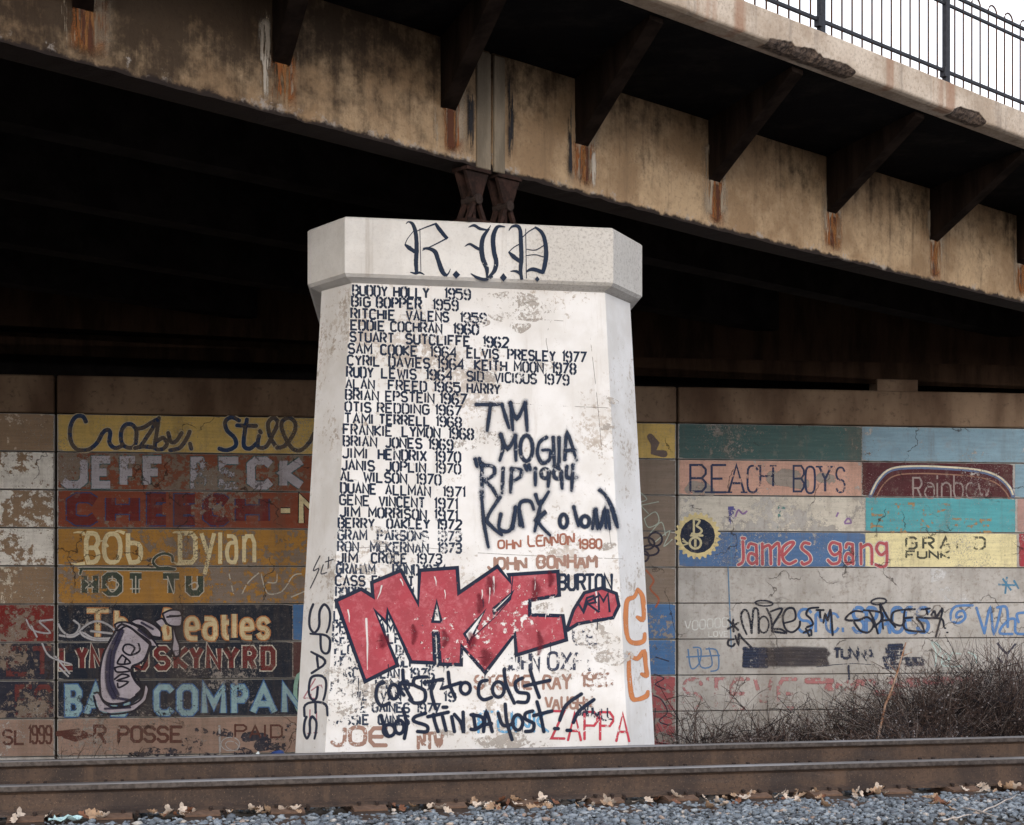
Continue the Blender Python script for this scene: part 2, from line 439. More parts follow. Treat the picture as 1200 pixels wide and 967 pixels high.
def mat_head():
    m, nt, b, _ = new_mat('worn_rail_head')
    n1 = nt.noise(1.0, 6, 0.6, nt.coord((1, 1, 30)))
    side = nt.mix(nt.ramp(nt.noise(30, 6, 0.7), 0.4, 0.6), (0.038, 0.030, 0.027), (0.085, 0.070, 0.064))
    gn = nt.n('ShaderNodeNewGeometry'); sz = nt.n('ShaderNodeSeparateXYZ'); nt.l(gn.outputs['True Normal'], sz.inputs[0])
    c = nt.mix(nt.ramp(sz.outputs[2], 0.3, 0.7), side, nt.mix(nt.ramp(n1, 0.35, 0.65), (0.13, 0.12, 0.12), (0.25, 0.25, 0.265)))
    nt.setin(b.inputs['Base Color'], c); b.inputs['Roughness'].default_value = 0.5
    b.inputs['Metallic'].default_value = 0.4; return m
M['head'] = mat_head()
M['rust'] = simple('rusty_iron', (0.17, 0.075, 0.04), 0.9, 0.1, 0.55, 18)
M['plate'] = simple('rusty_plate', (0.17, 0.105, 0.075), 0.9, 0.1, 0.4, 14)
M['spike'] = simple('spike_iron', (0.045, 0.03, 0.026), 0.9, 0.1, 0.5, 30)
M['tie'] = simple('weathered_tie_wood', (0.085, 0.055, 0.042), 0.95, var=0.6, scale=6)
M['steel_dark'] = simple('dark_painted_steel', (0.03, 0.032, 0.042), 0.6, 0.2, 0.4, 20)
M['picket'] = simple('rust_stained_picket', (0.05, 0.035, 0.034), 0.7, 0.2, 0.3, 6, col2=(0.16, 0.075, 0.045))
M['bearing'] = simple('rusty_bearing_casting', (0.045, 0.022, 0.017), 0.9, 0.1, 0.75, 9)
M['earth'] = simple('trackside_earth', (0.13, 0.105, 0.085), 0.95, var=0.5, scale=3.0, bd=0.03)
M['asphalt'] = simple('road_asphalt', (0.05, 0.05, 0.05), 0.9)

# ------------------------------------------------------------------ track frame
TM = 1900.0 / 7800.0
TD = Vector((1, TM, 0)).normalized(); TN = Vector((-TD.y, TD.x, 0))
ZH = EYE - 1.18                       # rail head level
NEAR0 = Vector((0, 10.5, 0)); GAUGE = 1.49
def track(s, v, z): p = NEAR0 + TD * s + TN * v; return Vector((p.x, p.y, z))

def gz(v):
    pts = [(-400, -0.2), (-30, -0.1), (-9, -0.05), (-2.6, 0.12), (-1.2, 0.195), (2.4, 0.195), (3.4, -0.05), (5.2, -0.40), (9, -0.95), (14, -1.28), (40, -1.35), (400, -1.3)]
    for (a, za), (b, zb) in zip(pts, pts[1:]):
        if a <= v <= b:
            return za + (zb - za) * (v - a) / (b - a)
    return -1.3
vs_ = sorted(set([-380, -120, -60, -30, -15, -9, -6, -4, -3.3, -2.6, -2, -1.6, -1.2, -0.6, 0, 0.7, 1.4, 2, 2.4, 2.9, 3.4, 4.2, 5.2, 6.5, 8, 9, 11, 14, 18, 25, 40, 90, 380]))
ss_ = [-380, -150, -60, -30] + [x for x in range(-20, 24, 2)] + [30, 60, 150, 380]
gv, gf = [], []
for s in ss_:
    for v in vs_:
        n = 0.03 * mnoise.noise(Vector((s * 0.7, v * 0.7, 0))) if abs(s) < 40 and (v > 3 or v < -3) else 0
        gv.append(track(s, v, gz(v) + n - 0.02))
for i in range(len(ss_) - 1):
    for j in range(len(vs_) - 1):
        a = i * len(vs_) + j; b = a + len(vs_)
        gf.append((a, b, b + 1, a + 1))
g = mesh('ground', gv, gf, M['earth'], smooth=True); tag(g, kind='structure')

# ------------------------------------------------------------------ long wall
WM, WY = 0.1479, 27.0
WD = Vector((1, WM, 0)).normalized(); WN = Vector((WD.y, -WD.x, 0))     # WN faces the camera
W0 = Vector((0, WY, 0)); ZW0 = 2.80 + EYE; CH = 0.609
def wallp(s, z, off=0.0): p = W0 + WD * s + WN * off; return Vector((p.x, p.y, z))
WP = Plane(wallp(0, 0), wallp(1, 0), wallp(0, 1))
def s_of(px, py=690):
    p = WP.hit(px, py); return (p - W0).dot(WD)
JL, JR = s_of(65.5), s_of(793.5)
SEC = JR - JL
joints = [JL - 2 * SEC, JL - SEC, JL, JR, JR + SEC]
wall = root('mural_wall', 'long concrete retaining wall with painted band names behind the white pier', 'wall', wallp(0, -1.6))
secs = [(joints[i], joints[i + 1]) for i in range(4)]
ZB = -1.7
for (a, b) in secs:
    a2, b2 = a + 0.02, b - 0.02
    mid, half = (a2 + b2) / 2, (b2 - a2) / 2
    for k in range(10):
        zt = ZW0 - k * CH - 0.007; zb = ZW0 - (k + 1) * CH + 0.007
        if k == 9: zb = ZB
        mb = MB().bbox(wallp(mid, (zt + zb) / 2, -0.15), (half, 0.15, (zt - zb) / 2), WD, WN, b=0.008)
        mb.build('panel', M['wall'], wall)
    mb = MB().bbox(wallp(mid, ZW0 + 0.31, -0.135), (half, 0.17, 0.30), WD, WN, b=0.02)
    mb.build('cornice', M['cornice'], wall)
A_, B_ = joints[0], joints[-1]
MB().box(wallp((A_ + B_) / 2, (ZB + ZW0 + 0.6) / 2, -0.50), ((B_ - A_) / 2, 0.33, (ZW0 + 0.58 - ZB) / 2), WD, WN).build('core', M['core'], wall)

# paint fields on the wall rows
def rowz(r): return ZW0 - r * CH - 0.014, ZW0 - (r + 1) * CH + 0.014
def field(px0, px1, r, mat, name='painted_field', off=0.0022, r2=None, zin=0.0, inset=0.012):
    s0, s1 = s_of(px0), s_of(px1)
    for j in joints:
        if abs(s0 - j) < 0.09: s0 = j + 0.02 + inset
        if abs(s1 - j) < 0.09: s1 = j - 0.02 - inset
    zt, zb = rowz(r)
    if r2 is not None: zb = rowz(r2)[1]
    zt -= zin; zb += zin
    n = max(2, int((s1 - s0) / 0.12)); vs, fs, e = [], [], []
    rows = [(zt, 1), (zt - 0.02, 0), (zb + 0.02, 0), (zb, 1)]
    for i in range(n + 1):
        s = s0 + (s1 - s0) * i / n
        for z, ed in rows:
            vs.append(wallp(s, z, off)); e.append(1.0 if ed or i in (0, n) else 0.0)
    for i in range(n):
        for j in range(3): fs.append((i * 4 + j, i * 4 + j + 1, (i + 1) * 4 + j + 1, (i + 1) * 4 + j))
    return mesh(name, vs, fs, mat, wall, attr={'edge': e})

P = lambda n, c, w=0.2, **k: paint(n, c, w, wall=True, **k)
field(-40, 66, 0, P('worn_tan_paint', (0.33, 0.235, 0.16), 0.1)); field(-40, 66, 0, P('cream_flakes', (0.62, 0.52, 0.42), 0.62), off=0.0030)
for r, w in ((1, 0.44), (2, 0.50), (3, 0.38)):
    field(-40, 66, r, P('brown_primer', (0.30, 0.21, 0.14), 0.05)); field(-40, 66, r, P('white_flaking_paint_%d' % r, (0.82, 0.80, 0.76), w, big=2.6), off=0.0030)
field(-40, 66, 4, P('brown_primer', (0.30, 0.21, 0.14), 0.05)); field(-40, 66, 4, P('cream_flakes_low', (0.66, 0.60, 0.50), 0.54), off=0.0030)
field(-40, 66, 5, P('dark_red_paint', (0.20, 0.028, 0.026), 0.40))
field(-40, 66, 6, P('navy_worn', (0.03, 0.032, 0.05), 0.42)); field(-40, 66, 7, P('navy_worn', (0.03, 0.032, 0.05), 0.42))
field(-40, 66, 8, P('dusty_pink_paint', (0.33, 0.23, 0.19), 0.28))
PRM = P('brown_grey_undercoat', (0.24, 0.19, 0.155), 0.03)
for r in range(1, 9): field(66, 793, r, PRM, 'undercoat', off=0.0008) if r < 5 else field(66, 793, r, P('slate_undercoat', (0.30, 0.27, 0.25), 0.03), 'undercoat', off=0.0008)
field(-40, 66, 5, PRM, 'undercoat', off=0.0008); field(-40, 66, 6, PRM, 'undercoat', off=0.0008); field(-40, 66, 7, PRM, 'undercoat', off=0.0008)
field(793, 1010, 0, P('grey_undercoat', (0.22, 0.20, 0.18), .05), 'undercoat', off=0.0008)
YL = P('ochre_yellow_paint', (0.64, 0.46, 0.16), 0.13)
field(66, 793, 0, YL)
field(66, 440, 1, P('brick_red_worn', (0.25, 0.085, 0.05), 0.47)); field(66, 420, 2, P('brick_red_paint', (0.25, 0.07, 0.04), 0.36))
OR_ = P('orange_ochre_paint', (0.42, 0.22, 0.055), 0.36); ORL = P('orange_ochre_worn', (0.42, 0.22, 0.055), 0.50)
field(66, 262, 3, OR_); field(262, 420, 3, ORL); field(66, 250, 4, OR_); field(250, 420, 4, ORL)
NV = P('navy_black_paint', (0.020, 0.026, 0.042), 0.27)
field(66, 343, 5, NV); field(66, 343, 6, NV); field(66, 430, 7, NV)
BL = P('worn_blue_paint', (0.075, 0.17, 0.36), 0.36)
field(343, 420, 5, BL); field(343, 420, 6, P('maroon_worn', (0.10, 0.05, 0.05), 0.2))
field(66, 420, 8, P('dusty_pink_paint', (0.33, 0.23, 0.19), 0.28))
field(700, 793, 5, BL); field(700, 793, 6, BL)
PR = P('faded_pink_red_paint', (0.36, 0.10, 0.11), 0.45)
field(700, 793, 7, PR); field(700, 793, 8, PR)
field(793, 1010, 0, P('dark_teal_paint', (0.07, 0.125, 0.125), 0.30)); field(1010, 1260, 0, P('pale_blue_paint', (0.22, 0.34, 0.43), 0.30))
field(793, 1010, 1, P('salmon_pink_paint', (0.60, 0.37, 0.30), 0.30)); field(1010, 1187, 1, P('maroon_paint', (0.085, 0.028, 0.034), 0.22)); field(1189, 1260, 1, P('pale_blue_paint', (0.22, 0.34, 0.43), 0.30))
field(793, 1014, 2, P('whitewash_worn', (0.60, 0.57, 0.51), 0.44)); field(1014, 1190, 2, P('turquoise_paint', (0.10, 0.36, 0.42), 0.12)); field(1192, 1260, 2, P('pinkish_paint', (0.42, 0.27, 0.25), 0.3))
field(793, 1014, 3, P('mid_blue_paint', (0.09, 0.17, 0.34), 0.30)); field(1014, 1192, 3, P('pale_cream_paint', (0.72, 0.66, 0.40), 0.12)); field(1194, 1260, 3, P('red_strip_paint', (0.35, 0.05, 0.07), 0.3))
field(1090, 1150, 4, P('pale_wash', (0.55, 0.56, 0.58), 0.5))

# backwall and end girder behind the cornice
bw = root('bridge_backwall', 'soot-black back wall rising behind the cornice of the mural wall', 'wall', wallp(0, ZW0))
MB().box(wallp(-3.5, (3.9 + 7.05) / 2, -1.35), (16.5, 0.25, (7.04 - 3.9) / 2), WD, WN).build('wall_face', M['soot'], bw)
blk0 = s_of(1030, 450); blk1 = s_of(1078, 450)
eg = root('end_beam', 'sooty horizontal beam above the mural wall cornice, under the bridge', 'beam', wallp(0, 5.3))
def eb(s0, s1, z0, z1, zt, o0, o1):
    q = [wallp(s0, z0, o0), wallp(s1, z1, o0), wallp(s1, z1, o1), wallp(s0, z0, o1), wallp(s0, zt, o0), wallp(s1, zt, o0), wallp(s1, zt, o1), wallp(s0, zt, o1)]
    return MB().hexa(q)
zl = lambda s: 5.61 - (s + 6.9) * 0.0285
eb(-19, 12.6, zl(-19) + 0.20, zl(12.6) + 0.20, 7.03, -0.35, -0.75).build('beam_web', M['soot_brown'], eg)
eb(-19, 12.6, zl(-19), zl(12.6), zl(5) + 0.25, -0.15, -0.78).build('bottom_flange', M['soot_brown'], eg)
bb = MB().bbox(wallp((blk0 + blk1) / 2, (ZW0 + 0.61 + zl(blk0) - 0.004) / 2, -0.28), ((blk1 - blk0) / 2, 0.20, (zl(blk0) - 0.008 - ZW0 - 0.61) / 2), WD, WN, b=0.012).build('bearing_block', M['cornice'])
tag(bb, 'small concrete bearing block on top of the cornice, right of the pier', 'block')

# ------------------------------------------------------------------ pier
FL = V(-1.635, 15.85, 0); FR = V(1.022, 16.355, 0); OL = V(-2.073, 16.45, 0); ORr = V(1.375, 17.13, 0)
SD = Vector((-0.070, 0.9975, 0))
BL_ = OL + SD * 5.0; BR_ = ORr + SD * 4.4
ring = [FL, FR, ORr, BR_, BR_ + SD * 0.7 - Vector((0.4, 0, 0)), BL_ + SD * 0.6 + Vector((0.45, 0, 0)), BL_, OL]
ZT, ZC = 3.642, 3.058
def lev(r, zc): return [Vector((p.x, p.y, zc + EYE)) for p in r]
def inset(r, d):
    c = sum(r, Vector()) / len(r); out = []
    n = len(r)
    for i in range(n):
        a, b, e = r[i - 1], r[i], r[(i + 1) % n]
        d1 = (b - a).normalized(); d2 = (e - b).normalized()
        n1 = Vector((-d1.y, d1.x, 0)); n2 = Vector((-d2.y, d2.x, 0))
        m = (n1 + n2).normalized(); out.append(b + m * (d / max(0.3, m.dot(n1))))
    return out
pier = root('memorial_pier', 'tall white-painted concrete bridge pier with stencilled R.I.P. list of names', 'pier', V(-0.3, 17.5, -2.3))
cap = MB()
b0 = lev(inset(ring, 0.028), ZC); b1 = lev(ring, ZC + 0.03); t1 = lev(ring, ZT - 0.02); t0 = lev(inset(ring, 0.02), ZT)
und = lev(inset(ring, 0.16), ZC - 0.06)
n8 = 8
allr = und + b0 + b1 + t1 + t0
fs = []
for L in range(4):
    for k in range(n8): fs.append((L * n8 + k, L * n8 + (k + 1) % n8, (L + 1) * n8 + (k + 1) % n8, (L + 1) * n8 + k))
fs.append(tuple(range(4 * n8, 5 * n8))); fs.append(tuple(range(n8 - 1, -1, -1)))
cap.add(allr, fs); cap.build('cap', M['cap'], pier)
SFL = V(-1.58, 15.97, 3.01); SFR = V(0.945, 16.48, 3.01)
sp = Vector((-1.80, 15.70, -1.57 + EYE))
FP = Plane(SFL, SFR, sp)
FLb = FP.hit(381, 882); FRb = FP.hit(736, 876)
SOL = V(-1.925, 16.40, 3.01); SOR = V(1.245, 17.10, 3.01)
LP = Plane(SFL, FLb, SOL); RP = Plane(SFR, FRb, SOR)
OLb = LP.hit(346, 882); ORb = RP.hit(767, 872)
def extr(t, b, z): k = (z - t.z) / (b.z - t.z); return t + (b - t) * k
tops = [SFL, SFR, SOR, SOR + SD * 4.3, SOR + SD * 4.9 - Vector((0.4, 0, 0)), SOL + SD * 5.4 + Vector((0.4, 0, 0)), SOL + SD * 4.9, SOL]
bots = [extr(SFL, FLb, -0.9), extr(SFR, FRb, -0.9), extr(SOR, ORb, -0.9)]
for t, dx, dy in ((tops[3], 0.28, 0), (tops[4], 0.2, 0.3), (tops[5], -0.2, 0.3), (tops[6], -0.28, 0)):
    bots.append(Vector((t.x + dx, t.y + dy, -0.9)))
bots.append(extr(SOL, OLb, -0.9))
MB().loft(bots, tops).build('shaft', M['pier'], pier)
CF = Plane(Vector((FL.x, FL.y, 0)), Vector((FR.x, FR.y, 0)), Vector((FL.x, FL.y, 1)))
# bearings under the girder joint
GD = Vector((2000, 1900, 0)).normalized(); GN = Vector((GD.y, -GD.x, 0))   # GN points to the camera side
G0 = Vector((-0.21, 16.3, 0))
def gp(t, z, o=0.0): p = G0 + GD * t + GN * o; return Vector((p.x, p.y, z))
# ------------------------------------------------------------------ painted lettering: thin paint films laid on the faces
GLY = {'A': '00 26 40|12 32', 'B': '00 06 36 45 44 33 42 41 30 00|03 33', 'C': '45 36 16 05 01 10 30 41', 'D': '00 06 36 45 41 30 00',
 'E': '46 06 00 40|03 33', 'F': '46 06 00|03 33', 'G': '45 36 16 05 01 10 30 41 43 23', 'H': '00 06|40 46|03 43', 'I': '00 06', 'J': '46 41 30 10 01',
 'K': '00 06|46 03 40', 'L': '06 00 40', 'M': '00 06 22 46 40', 'N': '00 06 40 46', 'O': '16 05 01 10 30 41 45 36 16', 'P': '00 06 36 45 44 33 03',
 'Q': '16 05 01 10 30 41 45 36 16|22 40', 'R': '00 06 36 45 44 33 03|23 40', 'S': '45 36 16 05 04 13 33 42 41 30 10 01', 'T': '06 46|26 20',
 'U': '06 01 10 30 41 46', 'V': '06 20 46', 'W': '06 10 24 30 46', 'X': '06 40|00 46', 'Y': '06 23 46|23 20', 'Z': '06 46 00 40',
 '0': '16 05 01 10 30 41 45 36 16', '1': '05 16 10', '2': '05 16 36 45 44 00 40', '3': '05 16 36 45 44 33 13|33 42 41 30 10 01', '4': '30 36 02 42',
 '5': '46 06 04 34 43 41 30 10 01', '6': '45 36 16 05 01 10 30 41 42 33 03', '7': '06 46 10', '8': '13 04 05 16 36 45 44 33 13 02 01 10 30 41 42 33',
 '9': '01 10 30 41 45 36 16 05 04 13 43', '-': '03 43', '.': '00 01', '!': '02 06|00 01', '"': '05 06|25 26', ',': '01 00', "'": '05 06',
 'a': '04 34 43 40 10 01 02 13 43', 'b': '06 00 30 41 43 34 04', 'c': '43 34 14 03 01 10 30 41', 'd': '46 40 10 01 03 14 44', 'e': '02 42 43 34 14 03 01 10 40',
 'f': '36 26 15 10|04 34', 'g': '44 14 03 02 11 41|44 4a 3b 0b', 'h': '06 00|03 14 34 43 40', 'i': '00 04|05 06', 'j': '24 2a 0b|25 26', 'k': '06 00|34 02 30', 'l': '00 06',
 'm': '00 04|03 14 23 20|23 34 43 40', 'n': '00 04|03 14 34 43 40', 'o': '14 03 01 10 30 41 43 34 14', 'p': '04 0b|04 34 43 41 30 00', 'r': '00 04|03 14 34',
 's': '43 34 14 03 12 32 41 30 10 01', 't': '16 11 20 30|04 34', 'u': '04 01 10 30 41|44 40', 'v': '04 20 44', 'w': '04 10 23 30 44', 'y': '04 21|44 1b', 'z': '04 44 00 40'}
GW = {'I': 0.6, '1': 1, '.': 0.6, '!': 0.6, 'i': .6, 'l': .6, 'M': 4.8, 'W': 5.2, 'm': 5, 'w': 5, ' ': 2.2, "'": .6, ',': .6, 'J': 3.2, 'j': 2, 't': 3, 'f': 3, 'r': 3, 's': 3.4}
_hx = {'a': -1, 'b': -2}
def glyph(ch):
    out = []
    w = GW.get(ch, 4); src = {'I': 1, '1': 1, 'i': 1, 'l': 1, '.': 1, '!': 1}.get(ch, {'t': 3, 'f': 3, 'r': 3, 'J': 4, 'j': 2}.get(ch, 4))
    for pl in GLY[ch].split('|'):
        out.append([(int(p[0]) / src * w if src else 0, _hx.get(p[1], None) if p[1] in _hx else int(p[1])) for p in pl.split()])
    return out, w
def chaikin(p, it=2):
    closed = len(p) > 3 and abs(p[0][0] - p[-1][0]) + abs(p[0][1] - p[-1][1]) < 1e-6
    for _ in range(it):
        q = [] if closed else [p[0]]
        for a, b in zip(p, p[1:]):
            q.append((a[0] * .75 + b[0] * .25, a[1] * .75 + b[1] * .25)); q.append((a[0] * .25 + b[0] * .75, a[1] * .25 + b[1] * .75))
        if closed: q.append(q[0])
        else: q.append(p[-1])
        p = q
    return p
def spline(p, n=5):
    """Catmull-Rom through the traced points"""
    P_ = [p[0]] + list(p) + [p[-1]]; out = []
    for i in range(1, len(P_) - 2):
        a, b, c, d = P_[i - 1:i + 3]
        for k in range(n):
            t = k / n
            out.append(tuple(0.5 * ((2 * b[j]) + (-a[j] + c[j]) * t + (2 * a[j] - 5 * b[j] + 4 * c[j] - d[j]) * t * t + (-a[j] + 3 * b[j] - 3 * c[j] + d[j]) * t ** 3) for j in range(2)))
    out.append(tuple(p[-1])); return out
def ell(cx, cy, rx, ry, rot=0, n=16, a0=0, a1=360):
    r = math.radians(rot)
    return [(cx + rx * math.cos(math.radians(a0 + (a1 - a0) * k / n)) * math.cos(r) - ry * math.sin(math.radians(a0 + (a1 - a0) * k / n)) * math.sin(r),
             cy + rx * math.cos(math.radians(a0 + (a1 - a0) * k / n)) * math.sin(r) + ry * math.sin(math.radians(a0 + (a1 - a0) * k / n)) * math.cos(r)) for k in range(n + 1)]
class Film:
    """a coat of paint on one plane; points are given where the marks sit on that face"""
    def __init__(s, plane, off=0.003): s.pl = plane; s.v = []; s.f = []; s.e = []; s.off = off; s.c = 0; s.mi = 0; s.fm = []; s.g = [(0, 0)]
    def begin(s):
        s._fm(); s.g.append((len(s.v), len(s.f)))
    def _fm(s): s.fm += [s.mi] * (len(s.f) - len(s.fm))
    def layer(s, mi, off): s._fm(); s.mi = mi; s.off = off; return s
    def _p(s, x, y):
        s.c += 1
        return s.pl.hit(x, y, s.off + s.c * 2.5e-6)
    def stroke(s, pts, w, smooth=False, cap='butt', n=5):
        if smooth: pts = spline(pts, n)
        q = [pts[0]]
        for p in pts[1:]:
            if abs(p[0] - q[-1][0]) + abs(p[1] - q[-1][1]) > 0.02: q.append(p)
        pts = q
        if len(pts) < 2: return s
        N = len(pts); closed = abs(pts[0][0] - pts[-1][0]) + abs(pts[0][1] - pts[-1][1]) < 0.05 and N > 3
        W = w if isinstance(w, (list, tuple)) else [w]
        o = len(s.v); rows = []
        for i, p in enumerate(pts):
            if closed: a = pts[i - 1] if i else pts[-2]; b = pts[i + 1] if i < N - 1 else pts[1]
            else: a = pts[max(0, i - 1)]; b = pts[min(N - 1, i + 1)]
            d1 = (p[0] - a[0], p[1] - a[1]); d2 = (b[0] - p[0], b[1] - p[1])
            l1 = math.hypot(*d1) or 1; l2 = math.hypot(*d2) or 1
            if d1 == (0, 0): d1, l1 = d2, l2
            if d2 == (0, 0): d2, l2 = d1, l1
            n1 = (-d1[1] / l1, d1[0] / l1); n2 = (-d2[1] / l2, d2[0] / l2)
            m = (n1[0] + n2[0], n1[1] + n2[1]); lm = math.hypot(*m)
            if lm < 0.2: m = n1; k = 1
            else: m = (m[0] / lm, m[1] / lm); k = 1 / max(0.45, m[0] * n1[0] + m[1] * n1[1])
            u = i / (N - 1) * (len(W) - 1); j = min(int(u), len(W) - 2) if len(W) > 1 else 0
            hw = (W[j] + (W[j + 1] - W[j]) * (u - j) if len(W) > 1 else W[0]) / 2
            rows.append((p, m, k, hw, n1 if i == N - 1 else n2))
        for (p, m, k, hw, _) in rows:
            s.v += [s._p(p[0] + m[0] * hw * k, p[1] + m[1] * hw * k), s._p(*p), s._p(p[0] - m[0] * hw * k, p[1] - m[1] * hw * k)]; s.e += [1., 0., 1.]
        for i in range(N - 1):
            a = o + i * 3; s.f += [(a, a + 1, a + 4, a + 3), (a + 1, a + 2, a + 5, a + 4)]
        if cap == 'round' and not closed:
            for i, sg in ((0, 1), (N - 1, -1)):
                p, m, k, hw, nn = rows[i]; c = len(s.v); s.v.append(s._p(*p)); s.e.append(0.); base = math.atan2(nn[1], nn[0])
                for j in range(7):
                    an = base + sg * math.pi * j / 6
                    s.v.append(s._p(p[0] + math.cos(an) * hw, p[1] + math.sin(an) * hw)); s.e.append(1.)
                for j in range(6): s.f.append((c, c + 1 + j, c + 2 + j))
        return s
    def poly(s, pts, holes=()):
        loops = [[Vector((x, y, 0)) for x, y in pts]] + [[Vector((x, y, 0)) for x, y in h] for h in holes]
        tr = tessellate_polygon(loops); o = len(s.v); off = s.off + s.c * 2.5e-6 + 1e-5
        for L in loops:
            for p in L: s.v.append(s.pl.hit(p.x, p.y, off)); s.e.append(0.)
        s.f += [tuple(i + o for i in t) for t in tr]; s.c += 2
        return s
    def text(s, st, x0, x1, yt, yb, w, slope=0.0, style='plain', cap='butt', jit=0.0, it=2, gap=1.35, lean=0.0, skip=(), split=True):
        """letters from x0 to x1, cap line yt and base line yb at x0; slope = rise of the line per column"""
        gl = [(c, GW.get(c, 4)) for c in st]; tot = sum(g for _, g in gl) + gap * (len(gl) - 1)
        k = (x1 - x0) / max(tot, .5); x = 0; rr = random.Random(st + str(int(x0)))
        for idx, (c, g) in enumerate(gl):
            if c != ' ' and idx not in skip:
                if split: s.begin()
                jx, jy = rr.uniform(-jit, jit), rr.uniform(-jit, jit)
                for pl_ in glyph(c)[0]:
                    q = []
                    for (gx, gy) in pl_:
                        X = x0 + (x + gx) * k + jx + lean * gy / 6 * (yb - yt); Y = yb - gy / 6 * (yb - yt) + slope * (X - x0) + jy
                        q.append((X, Y))
                    if style == 'stencil':
                        hold = c in 'ABDOPQR0689'
                        segs = [[q[0]]]
                        for a, b in zip(q, q[1:]):
                            if hold and abs(a[1] - b[1] - slope * (a[0] - b[0])) < 0.3 and abs(a[0] - b[0]) > g * k * .25:
                                mx = (a[0] + b[0]) / 2; my = (a[1] + b[1]) / 2; L = math.hypot(b[0] - a[0], b[1] - a[1]); dx, dy = (b[0] - a[0]) / L * .42, (b[1] - a[1]) / L * .42
                                segs[-1].append((mx - dx, my - dy)); segs.append([(mx + dx, my + dy)])
                            segs[-1].append(b)
                        for sg in segs: s.stroke(sg, w, cap=cap)
                    elif style == 'round':
                        s.stroke(chaikin(q, it), w, cap=cap)
                    else: s.stroke(q, w, cap=cap)
            x += g + gap
        return s
    def build(s, name, mat, parent, label=None):
        if not s.v: return
        s._fm(); g = [a for a, b in zip(s.g, s.g[1:] + [(len(s.v), 0)]) if b[0] > a[0]]
        mats = mat if isinstance(mat, (list, tuple)) else [mat]
        if len(g) < 2:
            o = mesh(name, s.v, s.f, None, parent, attr={'edge': s.e})
            for m_ in mats: o.data.materials.append(m_)
            o.data.polygons.foreach_set('material_index', s.fm)
            if label: o['label'] = label
            return o
        r = bpy.data.objects.new(name, None); scene.collection.objects.link(r); r.parent = parent
        r.location = Vector(s.v[0]) - parent.location
        if label: r['label'] = label
        g.append((len(s.v), len(s.f)))
        for i in range(len(g) - 1):
            (va, fa), (vb, fb) = g[i], g[i + 1]
            o = mesh('letter' if g[i] != (0, 0) or s.g[1] == (0, 0) else 'mark', s.v[va:vb], [tuple(q - va for q in f_) for f_ in s.f[fa:fb]], None, r, attr={'edge': s.e[va:vb]})
            for m_ in mats: o.data.materials.append(m_)
            o.data.polygons.foreach_set('material_index', s.fm[fa:fb])
        return r
def T(ox, oy, k): return lambda pts: [(ox + x * k, oy + y * k) for x, y in pts]
def pts(s): 
    v = [float(a) for a in s.replace(',', ' ').split()]; return list(zip(v[0::2], v[1::2]))

# --- bare grey patches where the white coat has gone, then the stencilled list of names
f = Film(FP, .0012); BARE = paint('bare_grey_concrete', (0.42, 0.39, 0.365), 0.53, scale=32, big=3.5)
for (x, y, w) in ((600, 355, 30), (625, 365, 26), (575, 352, 18), (560, 378, 14), (585, 372, 12), (610, 385, 12), (560, 440, 20), (640, 430, 16), (545, 520, 14), (570, 512, 18), (590, 516, 10), (440, 640, 16), (455, 655, 18), (430, 668, 12), (445, 622, 10), (410, 790, 30), (425, 815, 34), (400, 830, 22), (455, 805, 18), (700, 750, 26), (720, 770, 22), (690, 735, 18), (712, 700, 14), (660, 790, 14), (600, 868, 22), (640, 872, 18), (570, 870, 14), (520, 860, 12), (716, 470, 9), (712, 500, 8), (712, 640, 10), (640, 712, 14)):
    f.stroke([(x - w * .8, y + R.uniform(-4, 4)), (x, y), (x + w * .8, y + R.uniform(-4, 4))], [w * .6, w, w * .5], smooth=True, cap='round')
f.build('bare_patches', BARE, pier)['kind'] = 'stuff'
NAVY = (0.018, 0.030, 0.060)
ST1 = paint('navy_stencil_paint', NAVY, 0.26, scale=16); ST2 = paint('navy_stencil_worn', (0.035, 0.05, 0.085), 0.42, scale=16)
SL = 0.042
